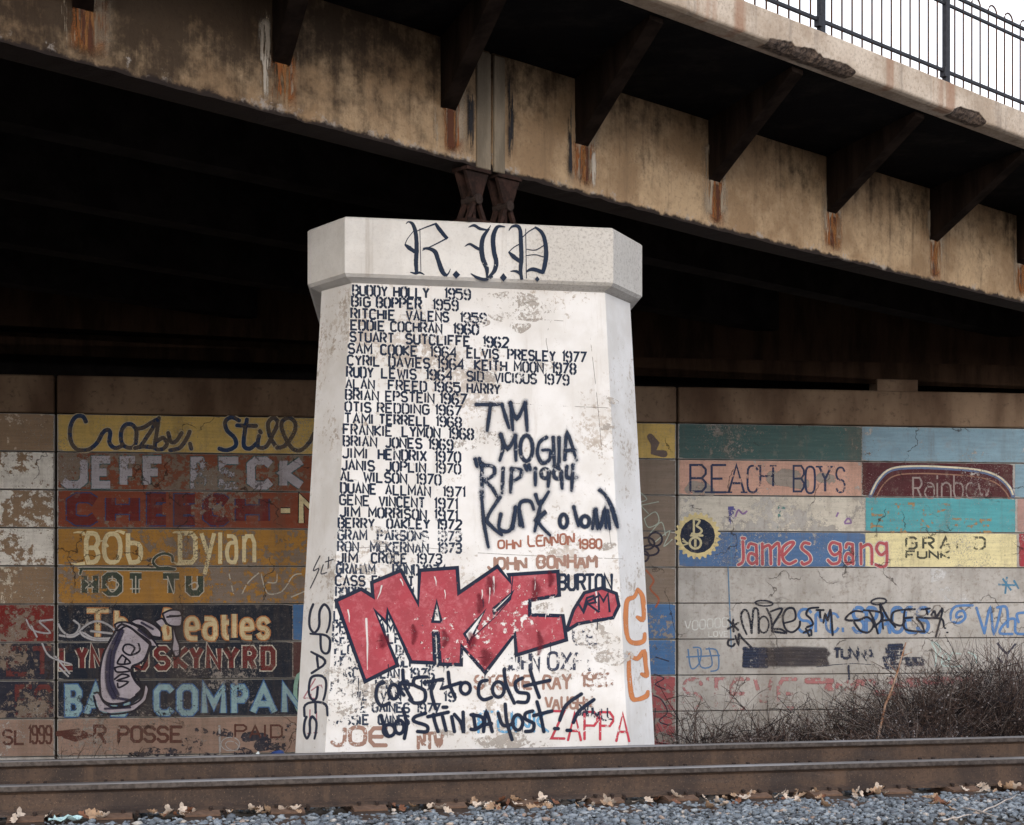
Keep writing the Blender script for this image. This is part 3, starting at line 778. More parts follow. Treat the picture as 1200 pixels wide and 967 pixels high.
lines = [
 (334.5, 11.2, [('BUDDY', 413, 454), ('HOLLY', 461, 503), ('1959', 521, 551.5)], 0),
 (347.8, 11, [('BIG', 412, 434), ('BOPPER', 441, 494), ('1959', 507, 537)], 0),
 (361.8, 11, [('RITCHIE', 411, 463), ('VALENS', 476, 526), ('1959', 539, 570)], 0),
 (375.3, 11, [('EDDIE', 411, 451), ('COCHRAN', 457.5, 518), ('1960', 531, 561)], 0),
 (389, 11, [('STUART', 410, 462), ('SUTCLIFFE', 475.5, 551), ('1962', 566, 596)], 0),
 (402.8, 11.2, [('SAM', 408, 436), ('COOKE', 446, 489), ('1964', 504, 535.5), ('ELVIS', 547, 584.5), ('PRESLEY', 595, 651), ('1977', 659, 687)], 0),
 (416.5, 11.2, [('CYRIL', 407, 445.5), ('DAVIES', 455.5, 504), ('1964', 512.5, 544), ('KEITH', 556, 594), ('MOON', 602.5, 637), ('1978', 647, 675)], 0),
 (430, 11.2, [('RUDY', 406, 437.5), ('LEWIS', 447, 488), ('1964', 499, 530.5), ('SID', 547, 567), ('VICIOUS', 579.5, 629), ('1979', 637.5, 667)], 0),
 (444, 11, [('ALAN', 405, 439), ('FREED', 455, 500), ('1965', 508, 539.5), ('HARRY', 547, 586)], 0),
 (457, 11.2, [('BRIAN', 404.6, 443.7), ('EPSTEIN', 451.7, 509), ('1967', 515.6, 547)], 0),
 (471, 10.8, [('OTIS', 404, 435), ('REDDING', 442, 503), ('1967', 510, 540.6)], 0),
 (484.5, 10.8, [('TAMI', 403.5, 437.6), ('TERRELL', 444, 504), ('1968', 511, 541)], 0),
 (497.3, 11.5, [('FRANKIE', 402, 459.7), ('LYMON', 471, 516), ('1968', 525.6, 555)], 0),
 (511, 11.2, [('BRIAN', 402, 441.7), ('JONES', 451.7, 494.5), ('1969', 502, 531)], 0),
 (525, 11.3, [('JIMI', 401, 431), ('HENDRIX', 443, 500), ('1970', 509.7, 540)], 0),
 (539, 11, [('JANIS', 400, 439), ('JOPLIN', 452, 499), ('1970', 510, 540)], 0),
 (552.2, 11.2, [('AL', 399, 415), ('WILSON', 426, 477), ('1970', 487.4, 517)], 0),
 (566, 11, [('DUANE', 399, 441), ('ALLMAN', 451.7, 504.7), ('1971', 519, 545)], 0),
 (580, 11.2, [('GENE', 398, 433), ('VINCENT', 444, 498), ('1971', 509, 536)], 0),
 (593.8, 11.2, [('JIM', 398, 421.7), ('MORRISON', 432, 500), ('1971', 509, 536)], 0),
 (607.6, 10.6, [('BERRY', 396, 439), ('OAKLEY', 453, 503.6), ('1972', 512, 541)], 0),
 (621.3, 10.8, [('GRAM', 396, 430), ('PARSONS', 442, 502), ('1973', 512, 541)], 1),
 (635, 11, [('RON', 395.5, 420.5), ('McKERNAN', 434, 502), ('1973', 513, 541)], 1),
 (648, 11, [('JIM', 395, 419), ('CROCE', 435, 477), ('1973', 488, 518)], 0),
 (661, 11, [('GRAHAM', 394, 439.5), ('BOND', 460, 491), ('1974', 495, 523)], 1),
 (674.8, 11, [('CASS', 393, 428), ('ELLIOTT', 436, 485), ('1974', 494, 525)], 0),
 (688.5, 11, [('BOBBY', 393, 430), ('BLOOM', 442, 485), ('1974', 500, 528)], 1),
 (702.3, 11, [('PAUL', 393, 424), ('KOSSOFF', 432, 490), ('1976', 500, 528)], 1),
 (716, 11, [('LARRY', 391, 424), ('UNTIL', 440, 480), ('1975', 488, 518)], 1),
 (729.5, 11, [('PETE', 390, 420), ('HAM', 436, 462), ('1975', 474, 502)], 1),
 (742, 11, [('KEITH', 389.5, 427), ('RELF', 437, 470), ('1976', 482, 510)], 1),
 (755.5, 11, [('FLORENCE', 392, 452), ('BALLARD', 464, 512)], 1),
 (769, 11, [('HOWLIN', 392, 440), ('WOLF', 456, 486), ('1976', 498, 526)], 1),
 (782.5, 11, [('MARC', 388, 420), ('BOLAN', 430, 468), ('1976', 480, 509)], 1),
 (796, 10.5, [('ELVIS', 388, 420), ('KING', 440, 480), ('1977', 492, 521)], 1),
 (809.5, 10.5, [('RONNIE', 386, 432), ('VAN', 446, 470), ('19', 520, 534)], 1),
 (823, 10.5, [('STEVE', 386, 430), ('GAINES', 436, 480), ('1977', 488, 516)], 1),
 (837.5, 10.5, [('CASSIE', 385, 432.6), ('GAINES', 443, 480)], 1)]
for (y, h, ws, worn) in lines:
    fl = Film(FP, 0.0020); xx = ws[0][1]
    for (w, a, b) in ws:
        yy = y + SL * (a - xx) * (0.9 if y < 600 else .35)
        fl.text(w.upper(), a + .6, b - .6, yy, yy + h + R.uniform(-.3, .3), R.uniform(2.45, 2.75), SL * (1 if y < 600 else .4), 'stencil', jit=.12, gap=1.6, split=False)
    o = fl.build('stencilled_name', ST2 if worn else ST1, pier); o['kind'] = 'stuff'
f = Film(FP, .0014)
for p in ('405 366 470 369 560 374 640 375 705 380', '398 560 420 563', '560 470 640 475 712 478', '395 640 420 642 470 640 540 646', '560 648 640 652 730 655', '690 382 700 470 708 560 716 640', '640 345 646 372 640 400 652 440'):
    f.stroke(pts(p), .9, smooth=True)
f.build('form_line', paint('dirt_in_form_line', (0.22, 0.19, 0.17), .46, soft=.8, alpha=.7), pier)['kind'] = 'stuff'
# --- R.I.P. in blackletter on the cap
c5 = T(350, 240, .25); RIP = Film(CF, 0.003)
for (p, w) in (('503 90 515 80 535 92 548 130 553 200 550 270 553 322', [3, 6, 15, 17, 18, 18, 14]), ('522 316 548 322 568 318 590 328', [3, 10, 9, 3]),
    ('568 112 573 312', [3, 3]), ('537 125 510 160 498 188', [3, 4]), ('497 186 518 202 546 222', [6, 18, 14]), ('545 128 590 108 645 88', [4, 5, 8]),
    ('640 86 662 118 697 160', [10, 17, 14]), ('697 156 640 186 580 214', [6, 5, 4]), ('582 205 612 206 640 222 655 262 672 310 690 332', [5, 14, 18, 18, 20, 14]), ('688 334 702 322 712 300', [10, 6, 2]),
    ('795 106 822 97 850 112 884 118', [2, 12, 13, 6]), ('880 120 894 108 900 96', [6, 5, 2]), ('893 112 866 150 857 200 864 255 882 300 882 342', [8, 17, 20, 20, 18, 6]),
    ('778 196 802 184 830 200 858 214', [2, 10, 13, 10]), ('968 104 932 104 912 150 915 215 926 270 916 312 884 345', [3, 14, 20, 19, 19, 17, 6]), ('806 322 838 342 876 350 910 335', [3, 13, 14, 8]),
    ('985 122 998 104 1022 99 1038 118 1042 180 1044 250 1040 305 1046 352', [2, 8, 14, 16, 18, 18, 16, 12]), ('1040 182 1008 200 985 222', [5, 4, 3]), ('984 220 1006 242 1040 268', [5, 19, 14]),
    ('1064 112 1068 345', [3, 3]), ('1040 162 1075 128 1112 106', [4, 4, 6]), ('1106 104 1138 128 1155 170 1160 235 1152 290 1144 322', [8, 15, 17, 19, 18, 14]),
    ('1068 208 1110 212 1150 190', [3, 4, 4]), ('1068 238 1110 234 1152 246', [3, 4, 4]), ('1066 314 1098 302 1148 318', [6, 16, 16]), ('992 312 1020 312 1044 330', [2, 11, 10])):
    RIP.stroke(c5(pts(p)), [x * .30 for x in w], smooth=True, n=6)
for d in ('738 308 757 328 738 347 721 328', '960 320 976 341 960 361 943 341', '1118 335 1130 349 1118 362 1107 349'): RIP.poly(c5(pts(d)))
RIP.build('blackletter_sign', paint('navy_brush_paint', NAVY, 0.20, scale=14), pier, 'R.I.P. painted in navy blackletter across the cap')
# --- sprayed and brushed additions
SPR = paint('navy_spray', (0.022, 0.034, 0.065), 0.34, soft=.55, scale=26)
SPD = paint('navy_spray_dense', (0.014, 0.022, 0.048), 0.18, soft=.35, scale=16)
k2 = T(530, 440, .2275); f = Film(FP, .0032); hf = Film(FP, .0029)
tim = ['125 150 240 150', '197 150 180 285', '256 150 275 215 292 270', '300 140 312 282', '300 145 332 222 376 138', '376 138 386 285',
 '250 305 262 370 245 438', '250 305 285 378 325 310', '325 310 328 438', '485 320 450 345 438 400 462 450 498 436 503 388 465 385', '520 320 526 462', '550 322 548 462 522 468', '580 432 592 300 640 436', '585 388 632 385',
 '118 432 128 470', '140 430 150 470', '155 455 152 520 155 620', '150 462 210 470 214 512 165 540', '165 540 205 580 230 622', '262 480 257 605', '306 482 300 602', '306 482 352 486 350 522 305 548', '375 465 385 490', '395 462 402 486',
 '428 480 428 565', '500 500 494 572', '562 502 566 582', '590 470 592 525 642 525', '622 462 615 592',
 '150 600 162 750 186 884', '245 628 180 735 205 780 255 822', '250 715 240 780 262 802 302 790 326 680', '326 680 312 790', '350 770 348 662 400 648 420 690', '345 700 365 780', '430 615 452 662 496 600', '458 650 425 802', '430 745 485 700 442 750 502 822',
 '626 678 650 775', '735 700 722 790', '735 700 762 782 786 690 792 785', '740 690 748 790', '760 590 792 622 832 702 852 782', '800 700 812 790', '822 690 846 770']
for p in tim: hf.stroke(k2(pts(p)), 12.5, smooth=True, cap='round'); f.stroke(k2(pts(p)), [6.8, 5.2, 7.0, 5.6, 4.6], smooth=True, cap='round')
for e in ((382, 375, 32, 66), (478, 506, 20, 24), (542, 506, 20, 26), (573, 750, 20, 34), (684, 752, 22, 28)): f.stroke(k2(ell(*e)), 7.0)
hf.build('overspray', paint('navy_overspray', (0.05, 0.08, 0.15), 0.05, soft=1.0, alpha=.32), pier)
f.build('spray_tag', SPR, pier, 'TIM MOGLIA RIP 1994 Kurt Cobain sprayed in navy')
BR = paint('brown_brush_paint', (0.33, 0.14, 0.10), 0.36, scale=16); BR2 = paint('tan_brown_paint', (0.34, 0.21, 0.17), 0.40, scale=16)
f = Film(FP, .0036); hb = dict(style='round', cap='round', it=1, jit=.5)
f.text('OHN', 584, 610, 634, 643, 2.4, -.03, **hb).text('LENNON', 619, 673, 628.5, 640.5, 2.4, -.06, **hb).text('1980', 679, 705, 632, 642.5, 2.4, .02, **hb).build('brushed_name', BR, pier, 'JOHN LENNON 1980 in red-brown brush paint')
f = Film(FP, .0036); f.text('JOHN', 572, 616, 654.5, 667, 3.6, 0, **hb).text('BONHAM', 630, 699, 652, 665.5, 3.6, -.02, **hb).build('brushed_name', BR2, pier, 'JOHN BONHAM in brown brush paint')
f = Film(FP, .0036); f.text('STEVIE', 556, 622, 792, 807, 3.4, 0, **hb).text('RAY', 637, 668, 792, 807, 3.4, -.01, **hb).text('1990', 683, 717, 789, 804, 3.2, 0, **hb).text('VAUGHN', 639, 694, 818, 831, 3.0, -.02, **hb).build('brushed_name', BR2, pier, 'STEVIE RAY VAUGHN 1990 in brown brush paint')
f = Film(FP, .0036); f.text('JOE', 389, 452, 853, 873, 5, 0, **hb).text('NTW', 490, 519, 860, 877, 4, -.05, **hb); f.build('brushed_name', BR2, pier, 'JOE in large brown letters at the foot')
f = Film(FP, .0036); f.text('BURTON', 655, 717, 674, 691, 3.6, -.01, style='plain', cap='round', jit=.4).build('brushed_name', paint('navy_brush_hand', NAVY, .22, scale=16), pier)
f = Film(FP, .0036); f.text('JOHN', 590, 632, 766, 785, 3.6, 0, style='plain', jit=.6).text('OXFE', 642, 700, 765, 785, 3.6, 0, style='round', it=1, jit=.6).text('UE', 672, 700, 738, 755, 3.2, 0).build('brushed_name', paint('navy_worn_hand', (0.05, 0.06, 0.10), .48, scale=16), pier)
f = Film(FP, .0036); RDS = paint('thin_red_spray', (0.50, 0.06, 0.09), 0.30, soft=.4, scale=16)
f.text('ZAPPA', 647, 737, 834, 866, 3.8, .02, style='plain', cap='round', jit=.8, gap=1.0).build('spray_tag', RDS, pier, 'ZAPPA in red')
f = Film(FP, .0034); LBL = paint('sky_blue_spray', (0.16, 0.40, 0.66), 0.34, soft=.5, scale=16)
f.text('FUNK', 561, 642, 834, 858, 4, 0, style='round', cap='round', jit=1).build('spray_tag', LBL, pier)
# --- the big red piece
k3 = T(340, 640, .2586)
OUT = pts('208 248 322 195 375 228 370 165 503 110 580 262 587 110 757 98 765 212 940 92 996 160 990 130 1213 115 1220 222 1086 246 1086 312 1236 316 1252 425 1025 494 1018 400 884 574 778 455 775 538 680 535 670 395 650 395 655 530 548 525 442 292 438 350 384 292 487 540 340 614 208 248')
HOL = [pts('645 342 664 250 686 345'), pts('790 398 884 290 812 440'), pts('918 286 1010 205 990 240 925 305')]
RED = paint('crimson_spray_fill', (0.43, 0.07, 0.095), 0.30, scale=18, mott=(0.52, 0.15, 0.18), alpha=.9)
f = Film(FP, .0042); f.poly(k3(OUT[:-1]), [k3(h) for h in HOL])
TAIL = pts('1253 380 1284 290 1333 212 1412 190 1478 215 1490 270 1463 325 1373 340 1303 352 1253 384')
f.poly(k3(TAIL[:-1])); f.build('crimson_letters', RED, pier, 'MAZE in crimson block letters')
f = Film(FP, .0048); OL_ = paint('navy_outline', (0.016, 0.024, 0.05), 0.30, soft=.12, scale=22)
f.stroke(k3(OUT), 5.0)
for h in HOL: f.stroke(k3(h + h[:1]), 3.6)
f.stroke(k3(TAIL), 4.6)
f.stroke(k3(pts('1010 130 1000 240 930 320 800 440')), 1.4).stroke(k3(pts('1300 250 1330 300 1350 250 1400 225')), 3).stroke(k3(pts('1330 290 1345 235 1375 225 1385 255 1350 262 1400 300')), 3).stroke(k3(pts('1400 300 1398 215 1420 250 1440 215 1448 300')), 3)
f.build('navy_outline', OL_, pier)
f = Film(FP, .0045)
for (a, b, c, d, w) in ((345, 330, 350, 560, 3.4), (262, 290, 268, 345, 2.4), (415, 180, 395, 240, 2.6), (500, 150, 512, 180, 2.2), (760, 170, 755, 270, 1.6), (922, 140, 918, 300, 3), (905, 190, 900, 260, 2), (1385, 200, 1390, 270, 2.6), (870, 200, 868, 240, 2), (1190, 340, 1186, 395, 2.6), (1110, 140, 1108, 200, 1.8), (655, 140, 662, 180, 2), (700, 200, 702, 240, 1.6), (1160, 280, 1156, 330, 1.6)):
    f.stroke(k3([(a, b), ((a + c) / 2 + 3, (b + d) / 2), (c, d)]), [w, w * .8, w * .3], cap='round')
f.build('white_highlight', paint('white_drip', (0.70, 0.66, 0.68), 0.40, soft=.4, scale=20, drip=True), pier)['kind'] = 'stuff'
f = Film(FP, .0046)
for e in ((885, 505, 32, 45), (905, 180, 40, 35), (860, 260, 45, 30), (1180, 150, 35, 25), (1110, 200, 50, 30), (700, 420, 40, 26), (560, 400, 50, 22), (1130, 440, 60, 22), (420, 430, 26, 40), (820, 430, 40, 30)): f.stroke(k3([(e[0] - 4, e[1] - e[2] * .8), (e[0] + 5, e[1]), (e[0] - 3, e[1] + e[2] * .8)]), [e[3] * .3, e[3] * .6, e[3] * .3], smooth=True, cap='round')
f.build('dark_overspray', paint('dark_red_overspray', (0.16, 0.015, 0.03), 0.2, soft=1.0, alpha=.6), pier)['kind'] = 'stuff'
f = Film(FP, .0044)
for (x, y, L) in ((420, 798, 14), (455, 782, 9), (520, 776, 12), (568, 790, 16), (604, 768, 8), (645, 756, 12), (700, 728, 10), (612, 850, 9), (476, 852, 12), (566, 706, 7)): f.stroke([(x, y - 3), (x + .4, y + L * .6), (x, y + L)], [1.6, 1.1, .5], cap='round')
f.build('paint_drips', SPD, pier)['kind'] = 'stuff'
# --- coast to coast
kc = T(380, 760, .26667); f = Film(FP, .0040)
for p in ('262 150 235 165 228 215 250 252 285 240', '345 95 352 160 385 225', '350 205 330 175 340 150 385 160', '450 125 400 130 395 160 440 185 440 230 400 240 375 225', '480 135 470 190 490 265', '440 150 520 135',
          '545 105 552 160 575 215', '520 175 600 150', '715 140 685 150 678 200 700 225 735 215', '790 95 800 160 835 240', '870 130 840 150 850 190 895 200 890 235 850 235', '905 95 925 160 945 215', '880 165 990 140',
          '250 295 262 340 280 385', '345 265 362 330 352 395', '445 285 400 300 395 320 450 340 450 365 410 365', '480 290 485 320 500 365', '455 300 545 280', '520 300 535 360', '560 300 572 365', '572 290 600 325 612 365 610 280',
          '655 290 665 355', '645 292 690 300 700 330 665 355 645 355', '700 365 712 280 738 365', '705 335 735 330', '765 285 780 330 800 340 830 330', '795 245 802 320 825 400', '915 275 885 285 885 310 920 330 915 360 885 365', '935 235 950 290 965 365', '920 295 1000 275',
          '1035 315 1062 250 1130 200', '1095 325 1120 275 1185 225'):
    f.stroke(kc(pts(p)), 5.6, smooth=True, cap='round')
for e in ((305, 190, 22, 32), (620, 175, 22, 26), (765, 180, 26, 34), (285, 360, 26, 26), (330, 345, 20, 30), (850, 325, 22, 34)): f.stroke(kc(ell(*e)), 5.4)
for x, y in ((530, 258), (1020, 352), (1075, 360)): f.stroke(kc([(x - 8, y), (x + 8, y)]), 5.5, cap='round')
f.build('spray_tag', SPD, pier, 'coast to coast boastin da most !! in thick navy marker')
f = Film(FP, .0044)
f.text('SADWILL', 676, 716, 826, 838, 2.6, .15, style='round', cap='round', jit=1.2, gap=.8).build('spray_tag', SPR, pier)
# --- left facet and right facet
f = Film(LP, .003); kl = T(340, 640, .2586); SPL = paint('navy_marker', (0.03, 0.038, 0.07), 0.05, soft=.3)
yy = 0
for ch, y0, hh, xa, xb in (('S', 266, 128, 86, 180), ('P', 400, 88, 92, 182), ('A', 478, 96, 95, 180), ('G', 585, 112, 84, 162), ('E', 706, 62, 62, 166), ('S', 772, 98, 62, 118)):
    f.begin()
    for pl_ in glyph(ch)[0]:
        q = [(xa + gy / 6 * (xb - xa) + 3 * math.sin(gx * 2 + gy), y0 + gx / 4 * hh + 3 * math.sin(gy * 1.7 + y0)) for gx, gy in pl_]
        f.stroke(kl(chaikin(q, 2)), [3.0, 4.0, 3.4, 3.8], cap='round')
f.build('marker_tag', SPL, pier, 'SPAGES written downwards in dark marker on the narrow left face')
f = Film(LP, .003)
for p in ('135 45 105 110 130 105 92 190', '150 85 140 125 165 120', '175 50 172 100', '160 72 195 60'): f.stroke(kl(pts(p)), 2.0, smooth=True, cap='round')
f.build('marker_tag', paint('grey_marker', (0.06, 0.065, 0.09), 0.15, soft=.6), pier)
f = Film(LP, .0026)
for p in ('95 655 140 630 138 690 100 700 95 670', '90 740 88 850', '120 720 118 850', '75 850 125 845', '60 690 160 690', '115 600 60 690'): f.stroke(kl(pts(p)), 2.0, smooth=True)
f.build('marker_tag', paint('faint_red_marker', (0.50, 0.22, 0.27), 0.36, soft=.5), pier)
f = Film(RP, .003); kr = T(540, 640, .2586)
for p in ('802 195 786 230 756 245 748 300 750 380 762 425 790 440 828 430 834 398', '802 195 825 235 828 328 800 322', '765 490 762 560 775 680 800 695 840 680 848 660', '765 495 800 510 830 480 838 540 842 585 820 580'):
    f.stroke(kr(pts(p)), [4.5, 6.5, 7.5, 6, 7.5, 5], smooth=True, cap='round')
f.build('orange_tag', paint('orange_spray', (0.66, 0.25, 0.10), 0.26, soft=.3, scale=14), pier, 'CC in orange spray on the right edge of the pier')

# ------------------------------------------------------------------ band names on the long wall
W = lambda n, c, w=0.2, **k: paint('w_' + n, c, w, wall=True, scale=k.pop('scale', 11), **k)
DB = W('deep_blue_line', (0.028, 0.055, 0.13), .50); CRL = W('cream_line', (0.62, 0.54, 0.38), .32)
k8 = T(0, 460, .31667)
cr = ['318 108 305 88 278 92 260 130 262 180 285 210 325 212 358 188 380 150 398 138 408 150 405 185 425 206 455 196', '505 160 500 195 478 205 452 190 448 150 462 122 485 118 503 135 505 160', '505 135 530 130 560 112 578 104 560 140 520 200', '500 206 530 200 575 205', '588 94 580 150 574 204 600 210 618 190 604 168 582 180',
      '622 150 632 182 652 180 672 150', '702 145 690 172 665 205 630 214', '703 190 708 208',
      '885 104 858 92 834 108 840 140 868 168 872 198 840 214 812 208', '914 100 905 150 903 198 925 208 948 190', '878 122 948 124', '958 162 955 200 985 200 1012 150 1028 112 1012 94 992 115 1000 165 1025 205', '962 143 965 148', '1025 205 1055 196 1088 150 1092 112 1068 94 1042 112 1050 155 1080 205 1112 214 1145 185 1165 150 1168 195 1180 214']
f = Film(WP, .0042); 
for p in cr: f.stroke(k8(pts(p)), 7.2, smooth=True, cap='round')
f.build('painted_lettering', CRL, wall)
f = Film(WP, .0052)
for p in cr: f.stroke(k8(pts(p)), 5.2, smooth=True, cap='round')
f.build('painted_lettering', DB, wall, 'Crosby, Stills in flowing dark blue script on ochre')
f = Film(WP, .0046)
for p in cr: f.stroke(k8(pts(p)), 5.0, smooth=True, cap='round')
f.build('painted_lettering', W('drab_script', (0.115, 0.095, 0.085), .12), wall)
def outlined(words_, wo, wi, co, ci, label, style='plain', cap='butt', off=.0044, slope=0, it=1, skip=(), gap=1.35, gapw=None):
    f = Film(WP, off)
    for (t, a, b, y0, y1) in words_:
        f.begin()
        f.layer(0, off).text(t, a + wi / 2, b - wi / 2, y0 + wi / 2, y1 - wi / 2, wo, slope, style, cap, it=it, gap=gap, split=False)
        f.layer(1, off + .0012).text(t, a + wi / 2, b - wi / 2, y0 + wi / 2, y1 - wi / 2, wi, slope, style, cap, it=it, gap=gap, split=False)
    f.build('painted_lettering', [co, ci], wall, label)
LAV = W('lavender_white', (0.46, 0.44, 0.50), .30); LAVW = W('lavender_worn', (0.44, 0.42, 0.48), .42); TL = W('teal_line', (0.07, 0.15, 0.17), .40)
outlined([('J', 69, 103, 534, 573), ('E', 107, 134, 534, 573), ('F', 140, 163, 534, 573), ('F', 167, 194, 534, 573)], 12, 9.6, TL, LAV, 'JEFF in fat lavender-white capitals')
outlined([('B', 223, 242, 535, 573)], 9, 7.4, TL, LAVW, None)
outlined([('E', 256, 284, 535, 574)], 12, 9.4, TL, LAVW, None); outlined([('C', 289, 322, 535, 574), ('K', 327, 358, 535, 574)], 12.5, 10, TL, LAV, 'ECK of BECK in fat worn lavender capitals')
MR = W('dull_maroon', (0.16, 0.032, 0.03), .26); BLN = W('blue_line', (0.05, 0.075, 0.19), .30)
outlined([('C', 78, 117, 578, 616), ('H', 124, 163, 578, 616), ('E', 172, 200, 578, 616), ('E', 204, 234, 579, 616), ('C', 238, 271, 579, 616), ('H', 276, 315, 579, 616)], 14, 11, BLN, MR, 'CHEECH in dull maroon capitals edged in blue')
CRM = W('cream_letter', (0.76, 0.66, 0.41), .24); BK = W('black_line', (0.018, 0.016, 0.02), .2)
outlined([('-', 326, 343, 592, 605), ('N', 350, 385, 581, 616)], 8.5, 6, BK, CRM, 'N in cream edged in black after a dash')
f = Film(WP, .0044)
f.text('B', 101, 115, 625, 659, 5.8, 0, 'round', it=1).text('o', 122, 141, 609, 659, 5.6, 0, 'round', it=1).text('b', 150, 165, 625, 659, 5.6, 0, 'round', it=1).text('D', 211, 229, 625, 659, 5.8, 0, 'plain').text('y', 236, 251, 609, 657, 5.0, 0, 'plain').text('l', 258, 259, 624, 661, 5).text('a', 266, 277, 613, 659, 4.8, 0, 'round', it=1).text('n', 286, 298, 613, 659, 4.8, 0, 'plain')
k4 = T(66, 600, .25)
for p in ('80 98 100 95 125 98 130 110', '70 240 95 245 135 240', '205 135 225 140 240 165', '270 98 290 90 320 100', '545 98 565 95 590 102', '550 235 570 245 600 240'): f.stroke(k4(pts(p)), [1.2, 4.5], smooth=True)
f.build('painted_lettering', CRM, wall, 'Bob Dylan in cream letters on orange')
f = Film(WP, .0044); WL = W('offwhite_thin', (0.55, 0.52, 0.45), .32); GRN = W('dark_green', (0.055, 0.075, 0.06), .26)
ht = [('H', 97, 114, 673, 697), ('O', 121, 142, 672, 697), ('T', 150, 168, 673, 697), ('T', 189, 212, 673, 697), ('U', 219, 237, 673, 697)]
for (t, a, b, y0, y1) in ht: f.text(t, a + 2, b - 2, y0 + 2, y1 - 2, 9.4, 0, 'plain')
for p in ('112 290 118 270 135 266 340 268 550 270', '555 268 520 262 480 262 455 240 462 215 500 195 540 205 545 230'): f.stroke(k4(pts(p)), 4.8, smooth=True, cap='round')
f.build('painted_lettering', WL, wall)
f = Film(WP, .0056)
for (t, a, b, y0, y1) in ht: f.text(t, a + 2, b - 2, y0 + 2, y1 - 2, 7.0, 0, 'plain')
for p in ('112 290 118 270 135 266 340 268 550 270', '555 268 520 262 480 262 455 240 462 215 500 195 540 205 545 230'): f.stroke(k4(pts(p)), 3.0, smooth=True, cap='round')
f.build('painted_lettering', GRN, wall, 'HOT TU in dark green ornamental capitals with a long scroll')
f = Film(WP, .0066)
for p in ('232 340 262 320 292 340 262 375 232 340', '262 320 262 300', '345 360 395 360', '372 300 372 385', '520 300 550 385', '620 345 650 330 665 350 640 365', '135 320 175 355', '175 320 135 360', '810 290 830 385', '870 385 900 330 950 285', '960 290 975 350 1000 385 1060 370 1110 300 1150 290', '990 330 1030 330 1035 290', '1100 400 1170 370'): f.stroke(k4(pts(p)), 1.5, smooth=True)
f.build('painted_lettering', WL, wall)
OFN = W('orange_line', (0.50, 0.22, 0.09), .22); CRB = W('butter_cream', (0.66, 0.55, 0.34), .22)
outlined([('T', 99, 130, 713, 749), ('h', 134, 150, 713, 750), ('B', 190, 204, 713, 750), ('e', 216, 234, 711, 751), ('a', 237, 255, 711, 751), ('t', 257, 271, 718, 750), ('l', 272, 278, 717, 750), ('e', 281, 298, 714, 750), ('s', 300, 317, 712, 750)], 8.4, 5.2, OFN, CRB, 'The Beatles in cream letters edged in orange', 'round')
MRD = W('oxblood', (0.155, 0.03, 0.032), .2); WHL = W('white_line', (0.58, 0.55, 0.50), .26)
outlined([('L', 69, 88, 757, 786), ('Y', 88, 104, 757, 786), ('N', 105, 122, 757, 786), ('Y', 124, 138, 757, 786), ('R', 140, 156, 757, 786), ('D', 158, 174, 757, 786), ('S', 180, 200, 757, 786), ('K', 203, 222, 757, 786), ('Y', 221, 239, 757, 786), ('N', 241, 260, 757, 786), ('Y', 261, 281, 757, 786), ('R', 284, 301, 757, 786), ('D', 305, 323, 757, 786)], 8.8, 6.0, WHL, MRD, 'LYNYRD SKYNYRD in oxblood capitals edged in white')
PB = W('powder_blue', (0.27, 0.42, 0.47), .26); BE = W('royal_blue_line', (0.06, 0.15, 0.36), .25)
outlined([('B', 76, 96, 802, 840), ('A', 98, 126, 802, 840), ('D', 130, 152, 802, 840), ('C', 180, 205, 802, 839), ('O', 207, 232, 802, 839), ('M', 236, 265, 802, 839), ('P', 271, 291, 802, 839), ('A', 293, 325, 802, 838), ('N', 330, 358, 802, 838), ('Y', 362, 390, 802, 838)], 9.6, 6.8, BE, PB, 'BAD COMPANY in powder blue capitals')
f = Film(WP, .0044); DRB = W('dark_brown_brush', (0.105, 0.042, 0.035), .26)
f.text('R', 111, 123, 851, 870, 4, 0, 'plain', 'round').text('POSSE', 139, 212, 852, 869, 3.8, 0, 'plain', 'round').text('.', 129, 130, 866, 869, 4).text('1999', 34, 60, 851, 871, 2.8, 0, 'plain').text('SL', 4, 28, 856, 872, 3, 0, 'plain').text('PAID', 276, 330, 850, 864, 2.4, 0, 'plain', jit=1)
f.stroke([(68, 860), (92, 857), (103, 862), (88, 866), (76, 862)], 7, cap='round')
f.build('painted_lettering', DRB, wall, 'R.POSSE and 1999 in dark brown capitals on dusty pink')
f = Film(WP, .0040); 
for (x, y, w) in ((225, 868, 10), (235, 855, 7), (228, 878, 8), (262, 858, 9), (300, 862, 12), (318, 872, 14), (180, 880, 10), (200, 882, 12), (335, 866, 10), (350, 850, 12), (160, 884, 8), (285, 880, 9), (245, 884, 8)): f.stroke([(x - w, y + 2), (x, y), (x + w * .8, y + 3)], w, cap='round')
f.build('dark_patches', W('peeled_navy_patch', (0.035, 0.036, 0.055), .52, scale=14), wall)
f = Film(WP, .005); f.stroke([(257, 850), (258, 885)], 3.4).stroke(ell(270, 872, 11, 8), 1.6).stroke(ell(272, 874, 8, 5, 20), 1.4)
f.build('pale_scribble', W('pale_scribble', (0.42, 0.42, 0.44), .40, soft=.4), wall)
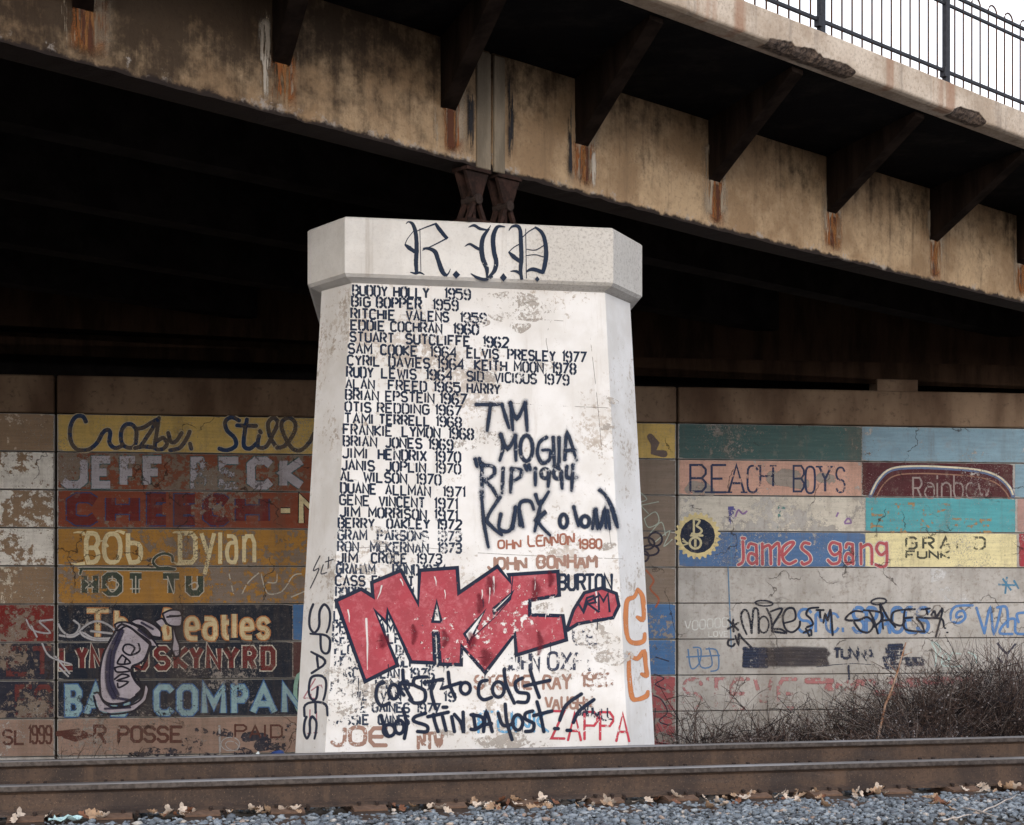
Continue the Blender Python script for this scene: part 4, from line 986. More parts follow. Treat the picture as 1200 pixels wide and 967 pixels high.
# sprayed can figure over The Beatles / LYNYRD
ka = T(60, 700, .16546)
CANB = pts('500 190 470 215 420 300 370 400 345 520 345 640 360 720 420 755 520 745 600 700 640 650 600 600 570 540 575 490 620 470 660 440 690 370 700 320 620 260 560 215')
f = Film(WP, .0072); PAL = W('pale_lilac_spray', (0.50, 0.46, 0.54), .10); INK = W('ink_spray', (0.014, 0.015, 0.03), .08, soft=.2); GRY = W('dusky_spray', (0.04, 0.04, 0.085), .05, soft=.7)
f.poly(ka(CANB)); f.poly(ka(pts('305 690 345 680 370 745 440 780 560 765 640 710 670 620 685 650 665 730 580 800 420 820 340 800')))
f.poly(ka(pts('450 190 500 175 560 180 660 240 740 310 755 345 700 340 600 250 530 205 465 235'))); f.poly(ka(pts('560 165 640 155 720 190 770 240 775 280 720 270 640 210')))
f.poly(ka(pts('790 115 850 92 910 98 925 150 915 200 850 200 815 180'))); f.poly(ka(pts('735 165 780 150 810 185 780 210')))
f.poly(ka(pts('870 210 885 280 910 350 905 410 875 415 855 370 862 300')))
f.build('can_figure', PAL, wall, 'pale lilac sprayed spray-can figure, MAZE written down its body')
f = Film(WP, .0078)
for p, w in (('490 250 445 330 412 430 402 540 412 640 445 705', 11), ('500 240 470 320 440 400 430 500 430 600 470 690', 8), ('560 730 470 715', 5), ('620 230 700 290', 5), ('640 180 720 225', 4), ('380 790 560 780', 4), ('840 130 900 135', 3)): f.stroke(ka(pts(p)), w, smooth=True, cap='round')
f.build('can_shading', GRY, wall)
f = Film(WP, .0084)
for p in (CANB + CANB[:1],): f.stroke(ka(p), 3.2, smooth=True)
for p in ('305 680 330 675 350 700 375 745 440 780 560 765 640 715 665 620 690 650 670 730 580 805 420 828 335 805 300 700', '450 195 480 178 540 178 620 215 720 300 755 350', '450 195 470 235 540 205 620 265 700 335', '545 180 620 152 720 190 775 240 778 280 755 290', '570 190 650 210 720 280', '735 170 785 150 815 190', '790 115 850 90 915 98 928 150 915 203 850 203 815 180 790 120', '820 140 915 130', '870 210 885 280 910 350 905 410 875 418 855 370 862 300 858 210', '575 490 630 520 600 540 640 640 600 690', '700 320 680 420 640 500',
          '620 330 625 380 560 410 510 380 520 340 560 335 590 360 570 400', '500 410 470 470 560 465 505 410', '530 430 520 465', '450 500 500 490 560 520 470 530 450 505', '450 580 500 545 550 560 470 590 545 600 480 640 470 610'): f.stroke(ka(pts(p)), 2.7, smooth=True, cap='round')
f.build('can_linework', INK, wall)
f = Film(WP, .0070); GW_ = W('ghost_white_spray', (0.46, 0.46, 0.50), .15, soft=.7)
for p in ('50 190 80 240 130 270 180 250 200 200 160 165', '60 270 150 280 220 250 300 290 440 290', '200 240 260 190 340 170 430 215 470 290 330 305 240 280 200 240', '280 240 460 260'): f.stroke(ka(pts(p)), 4, smooth=True, cap='round')
for p in ('100 150 125 190 190 200 150 160', '120 175 140 215', '150 155 200 150', '160 240 190 290 270 320', '30 420 130 540', '60 500 120 560'): f.stroke(T(0, 680, .3083)(pts(p)) if float(p.split()[0]) > 90 else ka(pts(p)), 3.4, smooth=True, cap='round')
f.build('white_spray_loops', GW_, wall)
f = Film(WP, .005); f.text('ES', 20, 60, 805, 838, 6, 0, 'plain').text('ET', 10, 60, 760, 790, 6, 0); f.build('painted_lettering', W('dull_red_faded', (0.14, 0.04, 0.04), .45), wall)
f = Film(WP, .005)
for q in ((352, 812, 6, 22),): f.stroke(ell(*q), 5)
f.build('painted_lettering', W('mint_edge', (0.25, 0.42, 0.36), .2), wall)
# strip of wall right of the pier
f = Film(WP, .0046)
for p in ('748 575 758 585 750 590 760 602', '752 592 772 588', '755 608 768 600 772 612 760 618 755 608', '762 625 775 612 780 628', '768 635 785 622 778 640 788 632'): f.stroke(pts(p), 1.6, smooth=True)
f.build('chalk_scribble', W('chalk_scribble', (0.42, 0.48, 0.42), .2, soft=.3), wall)
f = Film(WP, .0048)
for e in ((758, 637, 9, 7), (768, 632, 8, 8), (762, 645, 10, 6), (755, 652, 5, 6)): f.stroke(ell(*e), 3)
f.build('dark_scribble', W('dark_scribble', (0.035, 0.035, 0.06), .3, soft=.4), wall)
f = Film(WP, .0048)
for p in ('757 668 766 680 762 690 772 702 768 712',): f.stroke(pts(p), 2.4, smooth=True)
f.build('orange_scribble', W('rust_scribble', (0.36, 0.12, 0.07), .3), wall)
f = Film(WP, .0048)
for p in ('766 790 778 795 768 802 780 808', '765 815 775 820 782 835 772 845 784 850', '768 830 766 862', '768 770 784 775'): f.stroke(pts(p), 1.8, smooth=True)
f.build('dark_scribble', W('dark_scribble', (0.035, 0.035, 0.06), .3, soft=.4), wall)

k7 = T(750, 480, .375); f = Film(WP, .0044); DL = W('slate_blue_letter', (0.035, 0.05, 0.11), .40)
f.text('B', 809, 827, 545, 576, 2.8).text('E', 834, 851, 545, 577, 2.8).text('A', 854, 872, 545, 577, 2.8).text('C', 876, 888, 546, 577, 2.6, style='round', it=1).text('H', 891, 906, 546, 570, 2.6)
f.build('painted_lettering', DL, wall, 'BEACH in thin slate-blue serif capitals on pink')
f = Film(WP, .0044); f.text('B', 930, 942, 546, 576, 2.4).text('O', 944, 955, 547, 578, 2.6, style='round', it=1).text('Y', 960, 974, 547, 576, 2.8).text('S', 980, 990, 548, 577, 2.4, style='round', it=1)
for x, y in ((830, 577), (854, 577), (872, 577), (892, 546), (906, 546), (960, 547), (974, 547)): f.stroke([(x - 4, y), (x + 4, y)], 2)
f.build('painted_lettering', DL, wall, 'BOYS in thin slate-blue serif capitals on pink')
f = Film(WP, .0040)
for (x, y, w) in ((819, 570, 14), (826, 574, 12), (812, 574, 10), (915, 560, 18), (925, 556, 14), (935, 565, 14), (830, 576, 8), (968, 560, 12)): f.stroke([(x - w * .5, y), (x + w * .5, y + 2)], w, cap='round')
f.build('bare_patch', W('bare_grey_patch', (0.34, 0.30, 0.27), .42, scale=7), wall)
f = Film(WP, .0046); GL = W('greyed_letter', (0.30, 0.25, 0.25), .36)
f.text('R', 1070, 1080, 560, 584, 2.2).text('ainbow', 1084, 1160, 557, 584, 2.0, 0, 'round', it=1); f.build('painted_lettering', GL, wall, 'Rainbow in faint grey letters on maroon')
ARC = '720 270 745 222 785 188 860 180 960 183 1060 192 1120 212 1155 245 1166 270'
f = Film(WP, .0046); f.stroke(k7(pts(ARC)), 5, smooth=True, cap='round').build('painted_arc', W('steel_blue_line', (0.12, 0.17, 0.30), .3), wall)
f = Film(WP, .0054); f.stroke(k7([(x, y - 3) for x, y in pts(ARC)]), 2.2, smooth=True).build('painted_arc', W('cream_arc', (0.66, 0.60, 0.46), .26), wall, 'cream and blue arc over the word Rainbow')
f = Film(WP, .0048); f.stroke(k7([(x * .94 + 58, y * .9 + 38) for x, y in pts(ARC)]), 1.6, smooth=True).build('painted_arc', W('brown_arc', (0.30, 0.17, 0.13), .35), wall)
f = Film(WP, .0044); f.text('LITTLE', 1022, 1114, 591, 604, 3.0, jit=.8).text('BOLINGERE', 1022, 1162, 609, 623, 3.0, jit=.6); f.build('painted_lettering', W('rusty_letter', (0.36, 0.24, 0.13), .50), wall, 'two rows of worn brown capitals on turquoise')
f = Film(WP, .0044); f.text('GRAND', 1062, 1154, 630, 643, 2.8, style='stencil', gap=2.6).text('FUNK', 1062, 1113, 646, 654, 2.4, style='stencil'); f.build('painted_lettering', W('faded_black', (0.07, 0.075, 0.06), .42), wall, 'GRAND FUNK in worn black stencil capitals on cream')
f = Film(WP, .0044); kf = T(790, 590, .175)
jm = ['460 255 462 380 430 412', '455 232 472 235', '550 280 510 270 495 295', '550 280 555 405', '555 350 510 335 495 375 520 405 555 385', '590 270 592 408', '592 300 640 285 648 405', '648 305 700 270 702 408', '735 345 800 270 775 262 728 300 730 375 770 405 815 385', '905 270 870 265 855 300 905 345 912 385 870 408 855 395',
      '1110 275 1060 262 1040 300 1070 345 1112 320 1110 275', '1112 320 1105 390 1060 405 1030 380', '1195 275 1160 270 1150 295', '1195 275 1198 405', '1198 350 1160 335 1145 375 1165 405 1198 385', '1250 272 1252 405', '1252 300 1295 275 1322 300 1324 405', '1420 275 1375 265 1355 305 1385 345 1422 320', '1422 265 1424 400 1390 425 1350 410']
for p in jm: f.stroke(kf(pts(p)), 5.6, smooth=True, cap='round')
f.build('painted_lettering', W('white_edge', (0.60, 0.56, 0.56), .22), wall)
f = Film(WP, .0056)
for p in jm: f.stroke(kf(pts(p)), 3.7, smooth=True, cap='round')
f.build('painted_lettering', W('raspberry', (0.42, 0.10, 0.12), .2), wall, 'james gang in raspberry letters edged in white')
# round emblem
f = Film(WP, .0050); gear = []
for i in range(96): a = 2 * math.pi * i / 96; rr_ = 26 + (1.6 if (i // 2) % 2 else -1.2); gear.append((817.5 + rr_ * math.cos(a) * .98, 628 + rr_ * math.sin(a)))
f.poly(gear); f.build('round_emblem', W('emblem_cream', (0.66, 0.56, 0.30), .28), wall, 'cream gear ring with a dark disc and stacked initials')
f = Film(WP, .0058); f.poly(ell(817.5, 628, 20.5, 20.5)[:-1]); f.build('round_emblem', W('emblem_navy', (0.022, 0.03, 0.055), .2), wall)
f = Film(WP, .0066)
for p in ('132 100 132 205', '132 105 170 115 150 150', '150 150 185 180 165 205 120 202', '112 215 190 215'): f.stroke(kf(pts(p)), 2.6, smooth=True, cap='round')
f.stroke(kf(ell(142, 265, 38, 38)), 2.8).stroke(kf(pts('142 240 142 290')), 3).stroke(kf(pts('55 235 90 270 60 280')), 2).stroke(kf(pts('55 255 95 265')), 1.6)
f.build('round_emblem', W('emblem_letter', (0.55, 0.50, 0.32), .25), wall)
f = Film(WP, .0044)
for p, c in (('380 20 385 150', 7), ('370 60 410 40', 3)): f.stroke(kf(pts(p)), c, smooth=True)
f.build('faded_mark', W('indigo_faded', (0.10, 0.10, 0.30), .52), wall)
f = Film(WP, .0046)
for p in ('410 90 430 45 460 70 490 50', '1100 60 1085 90', '1140 130 1165 100 1185 130 1140 135'): f.stroke(kf(pts(p)), 2.2, smooth=True)
f.build('faded_mark', W('violet_faded', (0.26, 0.16, 0.36), .4), wall)
f = Film(WP, .0046)
for p, c in (('705 20 708 165', 4), ('690 165 735 165', 4), ('700 20 760 40', 3), ('925 70 930 165', 3.5)): f.stroke(kf(pts(p)), c, smooth=True)
f.build('faded_mark', W('teal_faded', (0.09, 0.25, 0.25), .5), wall)
# lower right rows
f = Film(WP, .0044); f.text('VOODOO', 802.5, 853, 728, 739, 1.5, -.08, 'round', jit=.5, it=1).text('LOVE', 830.5, 853, 740, 746, 1.2, 0, jit=.2); f.build('small_tag', W('white_thin', (0.60, 0.62, 0.62), .1), wall, 'VOODOO LOVE in thin white letters')
kC = T(850, 690, .16667); kD = T(1000, 690, .18622)
SB = W('cornflower_spray', (0.10, 0.22, 0.48), .34, soft=.2); f = Film(WP, .0044)
f.text('SM', 936, 974, 714, 741, 4, 0, 'round', it=1).text('c.', 968, 990, 708, 741, 3.6, 0, 'round', it=1).text('SPACES', 1000, 1088, 712, 741, 5, 0, 'round', 'round', it=2, gap=.8)
for p in ('750 105 650 110 615 150 620 200 665 215 705 180 690 140 655 150 650 180 682 175', '775 120 825 280', '825 280 862 120 885 280 932 112', '905 118 965 120 972 240', '985 190 1018 195 1022 275 1075 285', '985 190 935 240 925 280 1000 285', '1075 150 1030 160 1040 210'): f.stroke(kD(pts(p)), 3.6, smooth=True, cap='round')
f.build('blue_tag', SB, wall, 'blue sprayed lettering and a swirl under the black tag')
f = Film(WP, .0060); BKT = W('black_spray_line', (0.02, 0.024, 0.04), .12, soft=.5)
mz = ['150 320 125 260 110 190 130 150 155 160 175 230 185 310', '185 310 190 230 198 150 218 138 232 170 235 310', '290 140 320 200 328 292', '320 160 400 143 330 270 390 285 428 312 330 300', '412 242 490 215 482 142 432 143 405 200 422 280 470 306 518 270 525 232', '20 220 90 290', '90 240 20 282', '55 215 58 300', '60 355 25 362 20 395 50 405 65 388', '70 330 92 390 95 320 122 352 180 410',
      '655 132 590 140 570 180 600 210 616 250 575 270', '550 310 600 290 605 325', '565 280 590 330', '640 150 690 150', '665 150 668 200', '690 240 702 180 720 222 740 150 755 325', '965 162 900 160 845 215 930 222 1000 200 1042 250 1010 305 950 295 908 240']
for p in mz: f.stroke(kC(pts(p)), [3.0, 3.8, 3.2, 3.8], smooth=True, cap='round')
for e in ((270, 252, 36, 58),): f.stroke(kC(ell(*e)), 2.8)
for p in ('65 135 168 148 182 190 132 240', '100 140 130 200 155 282', '188 252 178 170 170 100 215 180 265 242', '175 200 225 198', '312 132 250 150 245 210 300 232 326 200', '320 132 388 128', '325 130 318 190 330 256 448 272', '320 186 372 180', '448 272 432 225 400 182 470 185 556 190 570 238', '430 130 482 124', '460 130 468 162', '490 165 512 140 522 176 562 130 520 300'): f.stroke(kD(pts(p)), [3.0, 3.8, 3.2], smooth=True, cap='round')
for x, y in ((578, 248), (592, 275)): f.stroke(kD([(x - 3, y), (x + 3, y)]), 2.6, cap='round')
f.build('black_tag', BKT, wall, 'MAZE STM SPACE SM in a looping black spray line with two halos')
f = Film(WP, .0060); f.stroke(kC(ell(272, 102, 62, 19, 4)), 3).stroke(kD(ell(160, 80, 48, 20, -6)), 3.4); f.build('black_tag', W('soft_black_halo', (0.03, 0.033, 0.05), .05, soft=.8), wall)
SM1 = W('black_blue_smudge', (0.03, 0.04, 0.075), .34, soft=.7, scale=14); SM2 = W('brown_black_smudge', (0.06, 0.055, 0.065), .26, soft=.8, alpha=.85)
f = Film(WP, .0050); [f.stroke(kC([(135 + R.uniform(-6, 6), y), (282 + R.uniform(-10, 6), y + R.uniform(-6, 6))]), 7, cap='round') for y in range(422, 548, 20)]; [f.stroke(kD([(x0 + R.uniform(-8, 8), y), (x1 + R.uniform(-8, 8), y + R.uniform(-8, 8))]), 6, cap='round') for (x0, x1, ya, yb) in ((218, 310, 358, 440), (200, 290, 435, 500), (330, 440, 440, 500)) for y in range(ya, yb, 20)]; f.build('dark_smudge', SM1, wall)
f = Film(WP, .0048); [f.stroke(kC([(275 + R.uniform(-10, 10), y), (480, y + R.uniform(-8, 8)), (715 + R.uniform(-20, 12), y)]), 10, cap='round') for y in (432, 456, 480, 504, 526)]; f.build('dark_smudge', SM2, wall)
f = Film(WP, .0052); f.text('TUNNA', 977, 1024, 760, 771, 5, .03, 'plain', gap=.6); f.stroke(kC(pts('640 550 760 535 900 525 1050 535')), 1.2).stroke(kC(pts('865 535 870 640')), 4); f.build('dark_smudge', SM1, wall)
f = Film(WP, .0046); PKL = W('faded_rose', (0.42, 0.20, 0.21), .50, soft=.5)
f.text('STEVE', 802, 932, 796, 830, 6, 0, 'round', 'round', it=1, gap=1.6); f.build('painted_lettering', PKL, wall, 'STEVE in faded rose letters above the weeds')
f = Film(WP, .0044)
for (x, y, w) in ((1060, 800, 16), (1100, 798, 14), (1010, 800, 12), (985, 805, 14), (960, 798, 10), (1135, 796, 10), (1040, 812, 10)): f.stroke([(x - 14, y), (x + 14, y)], w, cap='round')
f.build('painted_lettering', W('rose_haze', (0.40, 0.17, 0.18), .46, soft=.6), wall)
f = Film(WP, .0046)
for p in ('150 215 160 275 185 260 190 215 165 210', '180 215 190 270 225 265 215 210', '205 215 240 220 245 275 220 285', '145 240 250 235'): f.stroke(T(750, 680, .375)(pts(p)), 1.8, smooth=True)
f.build('blue_squiggle', W('blue_thin', (0.10, 0.20, 0.38), .25), wall)
f = Film(WP, .0046); PC = W('pale_mint_line', (0.48, 0.62, 0.62), .25)
for p in ('490 335 520 400 515 492', '490 335 530 345 550 385 530 420', '512 340 545 372', '560 460 600 440 590 410 560 425 560 480 610 485', '640 405 680 410', '625 400 600 460 620 490 685 485', '720 400 765 420 775 470'): f.stroke(kD(pts(p)), 1.8, smooth=True)
f.build('mint_tag', PC, wall, 'Pee tag in pale mint lines')
f = Film(WP, .0048)
for p, w in (('905 340 940 385 970 410', 3), ('1022 345 970 410', 2.4), ('970 410 962 492', 2), ('905 430 940 465', 2.4)): f.stroke(kD(pts(p)), w, smooth=True)
f.build('dark_scribble', W('dark_fork', (0.06, 0.06, 0.09), .25), wall)
f = Film(WP, .0048)
for p in ('1120 540 1130 560', '940 10 935 45', '960 5 1010 12'): pass
for p in ('1175 678 1185 692', '1180 676 1178 696', '1170 685 1190 686', '1188 680 1194 690'): f.stroke(pts(p), 2.4)
f.build('blue_squiggle', W('teal_blue_mark', (0.08, 0.22, 0.36), .35), wall)
f = Film(WP, .0046)
f.stroke([(853, 660), (855, 710), (857, 760)], 1.6).stroke([(857, 630), (857, 664)], 1.2).build('blue_drip', W('blue_drip', (0.12, 0.24, 0.40), .3), wall)
f = Film(WP, .0040)
f.stroke(pts('762 512 768 520 766 530 778 532'), [8, 10, 6, 9], cap='round').build('bare_patch', W('grey_brown_chip', (0.17, 0.13, 0.12), .2), wall)
# ------------------------------------------------------------------ bridge
ZS, ZTOP = 5.39 + EYE, 5.72 + EYE
def zbot(t): return EYE + 4.20 - 0.015 * max(-8.0, min(4.0, t))
bridge = root('road_bridge', 'stained concrete road bridge on haunched girders crossing over the tracks and the white pier', 'bridge', gp(0, 5.7))
def girder(t0, t1):
    n = int((t1 - t0) / 0.12); hs = [0, 0.02, 0.06, 0.12, 0.25, 0.45, 0.7, 1.0]
    vs, fs, ah, aa = [], [], [], []
    m = len(hs) + 2
    for i in range(n + 1):
        t = t0 + (t1 - t0) * i / n; zb = zbot(t)
        for j, h in enumerate(hs):
            d = 0.012 * mnoise.noise(Vector((t * 1.3, h * 3, 1.0)))
            dz = 0
            if h <= 0.06:
                q = mnoise.noise(Vector((t * 4.5, h * 6, 5.0)))
                d += -0.03 * max(0, q) ; dz = 0.035 * max(0, mnoise.noise(Vector((t * 6, 3, 2))))
            z = zb + (ZS - zb) * h + (dz if h <= 0.02 else 0)
            p = gp(t, z, d); vs.append(p); ah.append(h); aa.append(t)
        vs.append(gp(t, ZS, -0.38)); ah.append(1); aa.append(t)
        vs.append(gp(t, zb + 0.01, -0.38)); ah.append(-0.6); aa.append(t)
    for i in range(n):
        for j in range(m):
            a, b = i * m + j, i * m + (j + 1) % m
            fs.append((a, a + m, b + m, b))
    fs.append(tuple(range(m))); fs.append(tuple(n * m + j for j in range(m - 1, -1, -1)))
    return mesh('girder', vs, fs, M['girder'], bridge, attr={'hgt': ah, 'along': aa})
def tg(px, o=0.0):      # where a column of the picture meets the girder line
    k = (px - HX) / F; x0 = G0.x + GN.x * o; y0 = G0.y + GN.y * o
    return (k * y0 - x0) / (GD.x - k * GD.y)
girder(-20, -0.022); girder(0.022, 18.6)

# deck slab and its chipped edge beam
mb = MB()
def strip(t0, t1, o0, o1, z0, z1):
    return [gp(t0, z0, o0), gp(t1, z0, o0), gp(t1, z0, o1), gp(t0, z0, o1), gp(t0, z1, o0), gp(t1, z1, o0), gp(t1, z1, o1), gp(t0, z1, o1)]
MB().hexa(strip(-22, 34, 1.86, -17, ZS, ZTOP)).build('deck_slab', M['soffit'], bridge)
MB().hexa(strip(-22, 34, 1.5, -16.5, ZTOP + 0.003, ZTOP + 0.08)).build('road_surface', M['asphalt'], bridge)
SP = [(1.75, 3.35, 0.10), (5.15, 5.95, 0.09), (-6, -5.2, .1), (8.6, 9.3, 0.08)]
def spall(t):
    v = 0
    for a, b, d in SP:
        if a < t < b:
            u = (t - a) / (b - a)
            v = max(v, d * min(1, 3.5 * min(u, 1 - u) * (1.0)) * (0.62 + 0.6 * mnoise.noise(Vector((t * 3.5, 0.5, 0.2))) + 0.22 * mnoise.noise(Vector((t * 17, 1.5, 0.2)))))
    return max(0, v)
vs, fs, sa = [], [], []
n = 900; t0, t1 = -22, 34; m = 8
ts = [t0 + (t1 - t0) * (i / 900) for i in range(901)]
ts = sorted(set([t for t in ts if not (1.5 < t < 6.2)] + [1.5 + i * 0.025 for i in range(189)]))
for t in ts:
    s = spall(t); w = 0.006 * mnoise.noise(Vector((t * 3, 0, 9)))
    s2 = s * (1 + 0.6 * mnoise.noise(Vector((t * 9, 4, 4))))
    flag = 1.0 if s > 0.012 else 0.0
    for (o, z, f) in ((2.10 + w, ZTOP - 0.015, 0), (2.10 + w, ZS + 0.04 + s + 0.004, 0), (2.10 + w - 0.004 - s * 0.25, ZS + 0.03 + s, flag),
                      (2.085 - s2 * 0.55, ZS + 0.018 + s * 0.55, flag), (2.05 - s2 * 0.9, ZS + 0.004 + s * 0.12, flag), (1.872, ZS + 0.002, 0), (1.872, ZTOP, 0), (2.085 + w, ZTOP, 0)):
        vs.append(gp(t, z, o)); sa.append(float(f))
n = len(ts) - 1
for i in range(n):
    for j in range(m): fs.append((i * m + j, i * m + (j + 1) % m, (i + 1) * m + (j + 1) % m, (i + 1) * m + j))
fs.append(tuple(range(m - 1, -1, -1))); fs.append(tuple(n * m + j for j in range(m)))
mesh('edge_beam', vs, fs, M['edge'], bridge, attr={'spall': sa})
# drip groove strip under the edge and the far parapet are out of sight; cantilever brackets
tips = [100, 332, 527, 683, 838, 975, 1095, 1196]
tt = [tg(p) for p in tips]
tt = [tt[0] - 4.1, tt[0] - 2.05] + tt + [tt[-1] + 2.3 * k for k in range(1, 4)]
for t in tt:
    mb = MB(); W = 0.095; zt_ = 4.68 + EYE
    a = [gp(t - W, zt_, 0.004), gp(t + W, zt_, 0.004)]
    dt = -0.90
    mb.hexa([gp(t - W, zt_, -0.05), gp(t + W, zt_, -0.05), gp(t + W + dt, ZS - 0.05, 1.83), gp(t - W + dt, ZS - 0.05, 1.83),
             gp(t - W, ZS - 0.002, -0.05), gp(t + W, ZS - 0.002, -0.05), gp(t + W + dt, ZS - 0.002, 1.83), gp(t - W + dt, ZS - 0.002, 1.83)])
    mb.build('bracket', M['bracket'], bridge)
# stains and mortar under bracket tips, on the girder face
def face_patch(name, t0, t1, z0, z1, mat, off=0.02, nx=6, nz=8):
    vs, fs, e = [], [], []
    for i in range(nx + 1):
        for j in range(nz + 1):
            t = t0 + (t1 - t0) * i / nx; z = z0 + (z1 - z0) * j / nz
            vs.append(gp(t, z, off)); e.append(max(abs(2 * i / nx - 1) ** 1.3, 1.0 if j in (0, nz) else 0.0, 0.75 if j == 1 else 0))
    for i in range(nx):
        for j in range(nz): a = i * (nz + 1) + j; fs.append((a, a + nz + 1, a + nz + 2, a + 1))
    return mesh(name, vs, fs, mat, bridge, attr={'edge': e})
RS = paint('rust_streak', (0.33, 0.115, 0.035), 0.36, soft=0.9, drip=True)
RS2 = paint('rust_streak_dark', (0.12, 0.045, 0.025), 0.50, soft=0.9, drip=True)
RS3 = paint('rust_wash', (0.42, 0.20, 0.075), 0.34, soft=1.0, drip=True, alpha=.6)
LS = paint('lime_streak', (0.44, 0.36, 0.27), 0.50, soft=0.9, drip=True)
GS = paint('grey_mortar', (0.33, 0.29, 0.235), 0.25, soft=0.35)
BS = paint('black_seep', (0.03, 0.03, 0.035), 0.54, soft=1.0, drip=True)
for k, t in enumerate(tt):
    zb = zbot(t)
    wl, wr, dn = R.uniform(.12, .22), R.uniform(.12, .24), R.uniform(0.0, .14)
    face_patch('rust_stain', t - wl, t + wr, zb + dn, zb + 0.60, RS, 0.014, nx=8)
    face_patch('rust_stain', t - wl * R.uniform(.2, .7), t + wr * R.uniform(.4, .9), zb + 0.02, zb + 0.58, RS3, 0.016, nx=8)
    face_patch('rust_stain', t - 0.09, t + 0.10, zb + dn * .5, zb + 0.55, RS2, 0.018, nx=8)
    face_patch('lime_stain', t - 0.30, t + 0.28, zb + 0.01, ZS - 0.2, LS, 0.016)
for (a, b) in ((-0.21, -0.024), (0.024, 0.17)):
    z = zbot(0)
    MB().bbox(gp((a + b) / 2, (z - 0.01 + ZS - 0.02) / 2, 0.012), ((b - a) / 2, 0.018, (ZS - z - 0.02) / 2), GD, GN, b=0.008).build('joint_mortar', simple('joint_mortar', (0.29, 0.24, 0.18), 0.9, var=0.45, scale=5, streak=True), bridge)
face_patch('seep_stain', 0.19, 0.33, zbot(0) + 0.03, ZS - 0.1, BS, 0.02)
face_patch('seep_stain', -0.36, -0.22, zbot(0) + 0.03, ZS - 0.25, BS, 0.02)
face_patch('seep_stain', tg(683) - 0.26, tg(683) - 0.14, zbot(0) + 0.03, ZS - 0.3, BS, 0.02)
LW = paint('lime_white', (0.55, 0.49, 0.42), 0.40, soft=0.9, drip=True)
t_ = tg(332); face_patch('lime_stain', t_ - 0.30, t_ - 0.12, zbot(t_) + 0.03, ZS - 0.3, LW, 0.021)
t_ = tg(683); face_patch('lime_stain', t_ + 0.10, t_ + 0.2, zbot(t_) + 0.03, zbot(t_) + 0.5, LW, 0.021)
# inner girders, soot black
def t_end(o):
    x0 = G0.x + GN.x * o; y0 = G0.y + GN.y * o
    return (WY + 0.75 + WM * x0 - y0) / (GD.y - WM * GD.x) - 0.35
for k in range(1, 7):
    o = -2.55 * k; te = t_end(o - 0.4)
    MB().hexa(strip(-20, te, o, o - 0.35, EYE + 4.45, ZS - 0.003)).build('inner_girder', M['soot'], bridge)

# bearings
for sx, lab in ((-0.18, 'rusty bearing casting on the pier top, left of the pair'), (0.25, 'rusty bearing casting on the pier top, right of the pair')):
    zt_, zb_ = zbot(0) - 0.004, ZT + EYE + 0.002
    r = root('bridge_bearing', lab, 'bearing', gp(sx, zb_, -0.07), 'rusty bearings between pier and girder')
    def tz(cx, h0, h1, z0, z1, o0, o1):
        return [gp(cx - h0, z0, o0), gp(cx + h0, z0, o0), gp(cx + h0, z0, o1), gp(cx - h0, z0, o1), gp(cx - h1, z1, o0), gp(cx + h1, z1, o0), gp(cx + h1, z1, o1), gp(cx - h1, z1, o1)]
    zp = zb_ + 0.235
    MB().hexa(tz(sx, 0.165, 0.165, zt_ - 0.035, zt_, 0.02, -0.20)).build('sole_plate', M['bearing'], r)
    mbb = MB().hexa(tz(sx, 0.06, 0.155, zp + 0.03, zt_ - 0.037, -0.01, -0.05))
    mbb.hexa(tz(sx, 0.06, 0.155, zp + 0.03, zt_ - 0.037, -0.14, -0.18)).hexa(tz(sx, 0.03, 0.03, zp + 0.03, zt_ - 0.04, -0.052, -0.138))
    mbb.build('upper_shoe', M['bearing'], r)
    MB().tube([gp(sx, zp + 0.01, 0.02), gp(sx, zp + 0.01, -0.20)], 0.052, 12).build('pin', M['spike'], r)
    mbl = MB()
    for o0, o1 in ((-0.01, -0.05), (-0.14, -0.18)):
        for s_ in (-1, 1):
            mbl.hexa([gp(sx + s_ * 0.13, zb_ + 0.04, o0), gp(sx + s_ * 0.085, zb_ + 0.04, o0), gp(sx + s_ * 0.085, zb_ + 0.04, o1), gp(sx + s_ * 0.13, zb_ + 0.04, o1),
                      gp(sx + s_ * 0.055, zp - 0.02, o0), gp(sx + s_ * 0.01, zp - 0.02, o0), gp(sx + s_ * 0.01, zp - 0.02, o1), gp(sx + s_ * 0.055, zp - 0.02, o1)])
    mbl.hexa(tz(sx, 0.02, 0.02, zb_ + 0.04, zp - 0.02, -0.052, -0.138))
    mbl.build('lower_shoe', M['bearing'], r)
    MB().hexa(tz(sx, 0.155, 0.155, zb_, zb_ + 0.038, 0.03, -0.21)).build('base_plate', M['bearing'], r)
